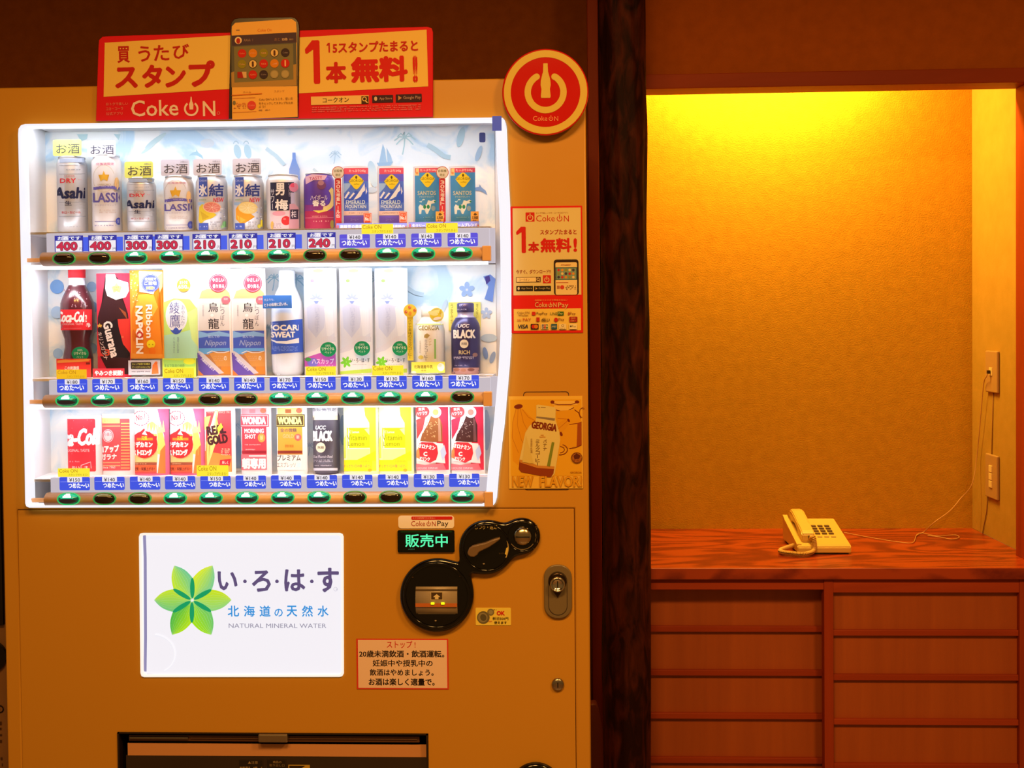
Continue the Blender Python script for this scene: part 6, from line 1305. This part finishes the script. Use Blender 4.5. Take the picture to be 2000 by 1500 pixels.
p.poly([(424,836),(432,826),(430,834),(436,834),(426,846),(428,838)],'f8e040'); p.text('MADE IN',405,804,417,807,'f8b0a0',0); p.text('SINCE 1981',427,803,450,807,'f8b0a0',0); p.blur(432,875,450,890,'ffd0b0',4,1,.7); p.poly([(430,898),(452,896),(449,910),(428,911)],'d82838'); p.text('新しく',434,900,446,906,'ffe8e8',.02)
fin(p,t,s,xr)
def wonda(x0, kind, label):
    L = x0; g = kind == 'g'; t,p,s,xr = card('coffee_can_card', label, L-3, L+56, 2, 790, 'fdf4f2' if g else 'fbe4e8', G3, 'drink sample', 44)
    a = ('f4a840' if g else 'e24450'); p.rect(L+2,793,L+51,888,a); p.rect(L+2,793,L+51,812,'f8c478' if g else 'f08c94'); p.rect(L+17,799,L+29,807,'a05a30' if g else 'e47078',1); p.ell(L+44,802,6,5,'e06a50'); p.rect(L+2,880,L+51,886,'8a3426' if g else 'a02434')
    p.rect(L-3,809,L+56,834,'5a4420' if g else 'e8505c'); p.rect(L-1,811,L+54,832,'f0d070' if g else 'ffd0d0'); p.rect(L,812,L+53,831,'5a4420' if g else 'e04854'); p.text('WONDA',L+2,814,L+50,829,'f8ec80' if g else 'fff2f2',.05)
    if g: p.text('金の微糖',L+7,836,L+40,844,'8a6a5a',.02); p.text('GOLD',L+12,848,L+34,856,'e8b880',.02); p.ell(L+42,854,7,7,'ee6a5c'); p.text('新',L+39,850,L+45,857,'ffe0d8',0); p.text('微糖',L+16,868,L+34,874,'c07a30',0)
    else: p.text('MORNING',L+7,837,L+46,846,'ffdfe0',.04); p.text('SHOT',L+8,848,L+30,857,'ffdfe0',.04); p.ell(L+41,855,7.5,9,'f49a4c'); p.text('朝',L+38,850,L+44,860,'fbe0a0',.0); p.blur(L+8,867,L+40,870,'f8b0b0'); p.blur(L+8,876,L+30,880,'f8b0b0')
    if g: p.rect(L-1,888,L+53,918,'fbf2ea'); p.text('プレミアム',L+1,888,L+48,900,'5c4a3c',.02); p.text('エスプレッソ',L+1,903,L+38,913,'7a6a60',.0); p.rect(L+40,903,L+48,913,'c8e4ec')
    else: p.rect(L+1,887,L+52,918,'ee707c'); p.rect(L+16,889,L+50,892,'ffd8dc'); p.text('朝専用',L+2,894,L+50,916,'fff6f6',.05)
    fin(p,t,s,xr)
wonda(470,'r','red morning coffee can card with a framed word on the bottom shelf'); wonda(540,'g','gold coffee can card with a framed word on the bottom shelf')
t,p,s,xr = can('black_coffee_can', 'dark grey black coffee can with a cream disc on the bottom shelf', 633, 2, 800, 26.5, '5a5260', G3, cat='drink can', metal=.3)
p.rect(607,795,660,812,'d8d4dc'); p.text('自販機限定',609,797,657,803,'5a5460',.02); p.rect(607,812,660,820,'ecd8b8'); p.text('UCC',616,831,637,839,'fff8f8',.04,0,.2); p.text('BLACK',609,841,650,862,'ffffff',.05); p.ell(626.5,874,9.5,10,'f6ecd0'); p.text('無糖',620,871,633,877,'6a6050',.01); p.text('Blue Mountain Blend',612,889,650,894,'e8e0ee',0,0,.2); p.blur(612,897,650,903,'c8c0d0',2); p.blur(614,907,648,911,'b0a8b8'); p.rect(607,914,660,919,'d4d0e0')
fin(p,t,s,xr)
def lemon(x0, label):
    L = x0; t,p,s,xr = card('lemon_drink_card', label, L, L+68, 2, 790, 'fdfbc4', G3, Rc=50)
    p.poly([(L+42,790),(L+67,790),(L+67,920),(L+52,920)],'f4f23c'); p.poly([(L+2,860),(L+8,850),(L+8,895),(L+2,895)],'e0f060'); p.poly([(L+14,792),(L+44,792),(L+46,812),(L+54,826),(L+55,896),(L+12,896),(L+10,826),(L+14,812)],'fefef0')
    p.rect(L+10,835,L+55,875,'ecec1c'); p.text('C Lemon',L+15,841,L+34,846,'fffff0',.02); p.rect(L+13,836,L+34,838.5,'f0c020'); p.text('Vitamin',L+10,849,L+49,860,'848c0c',.0); p.text('Lemon',L+12,862,L+44,871,'848c0c',.0); p.poly([(L+44,838),(L+54,836),(L+54,850)],'f8f898')
    p.poly([(L+10,876),(L+55,876),(L+55,898),(L+10,898)],'f2f69a'); p.poly([(L+30,898),(L+55,886),(L+67,880),(L+67,900)],'f0ee20'); p.rect(L-1,898,L+60,920,'f2ec1c',2); p.text('1日分の',L+36,899,L+56,903,'c0b030',0); p.text('すっきり1日の酸っぱさ。',L+3,907,L+57,913,'e08858',.01); p.ell(L+55,918,4,3,'f0b020')
    fin(p,t,s,xr)
lemon(667.5,'left yellow lemon drink bottle card on the bottom shelf'); lemon(736.5,'right yellow lemon drink bottle card on the bottom shelf')
def vitac(x0, dark_, label):
    L = x0; t,p,s,xr = card('vitamin_drink_card', label, L, L+66, 2, 791, 'fdf4f6', G3, Rc=60)
    p.poly([(L+46,790),(L+66,790),(L+66,918),(L+40,918)],'ee3450'); p.poly([(L+3,820),(L+22,812),(L+16,838),(L+4,858)],'e2484a' if not dark_ else 'e03450')
    c1 = '4a2420' if dark_ else '9a5a30'; p.poly([(L+32,812),(L+48,812),(L+54,830),(L+54,864),(L+10,862),(L+14,848),(L+26,828)],c1); p.poly([(L+46,814),(L+50,820),(L+52,862),(L+46,862)],'c08a6a' if not dark_ else '7a4a48')
    rn = random.Random(4)
    for q in range(36): x = rn.random(); y = rn.random(); p.ell(L+20+y*(-6)+x*26,822+y*36,1.1,1.1,'d8a870' if not dark_ else '9a7a70',0,6)
    p.ell(L+41,805,11,11,'fff6f2'); p.ell(L+41,805,6,6,'e8a060' if not dark_ else 'd88070'); p.ell(L+14,804,15,12,'e04448'); p.text('果実',L+7,796,L+20,802,'ffe8e8',.02,6); p.text('ハツラツ',L+3,804,L+25,811,'ffe8e8',.03,6)
    p.poly([(L+10,861),(L+56,866),(L+60,905),(L+5,900)],'fdf2f0'); p.poly([(L+9,866),(L+14,863),(L+36,864),(L+44,870),(L+46,885),(L+42,898),(L+30,904),(L+8,896),(L+4,888)],'e4303a'); p.poly([(L+4,880),(L+9,872),(L+10,896),(L+3,893)],'f09050')
    p.text('オロナミン',L+7,868,L+41,877,'fff8f4',.05,-9); p.text('C',L+17,882,L+25,891,'fff8f4',.06); p.text('ドリンク',L+10,892,L+30,900,'fff8f4',.04,-4)
    p.poly([(L+50,880),(L+58,868),(L+62,885),(L+55,900),(L+52,892)],'c8d8f8'); p.poly([(L+1,905),(L+20,908),(L+56,904),(L+62,918),(L,918)],'f0707c'); p.text('HOUSE DRINK',L+4,912,L+46,916,'ffd8dc',0)
    fin(p,t,s,xr)
vitac(810,False,'amber vitamin drink bottle card on the bottom shelf'); vitac(878.5,True,'dark vitamin drink bottle card at the right end of the bottom shelf')
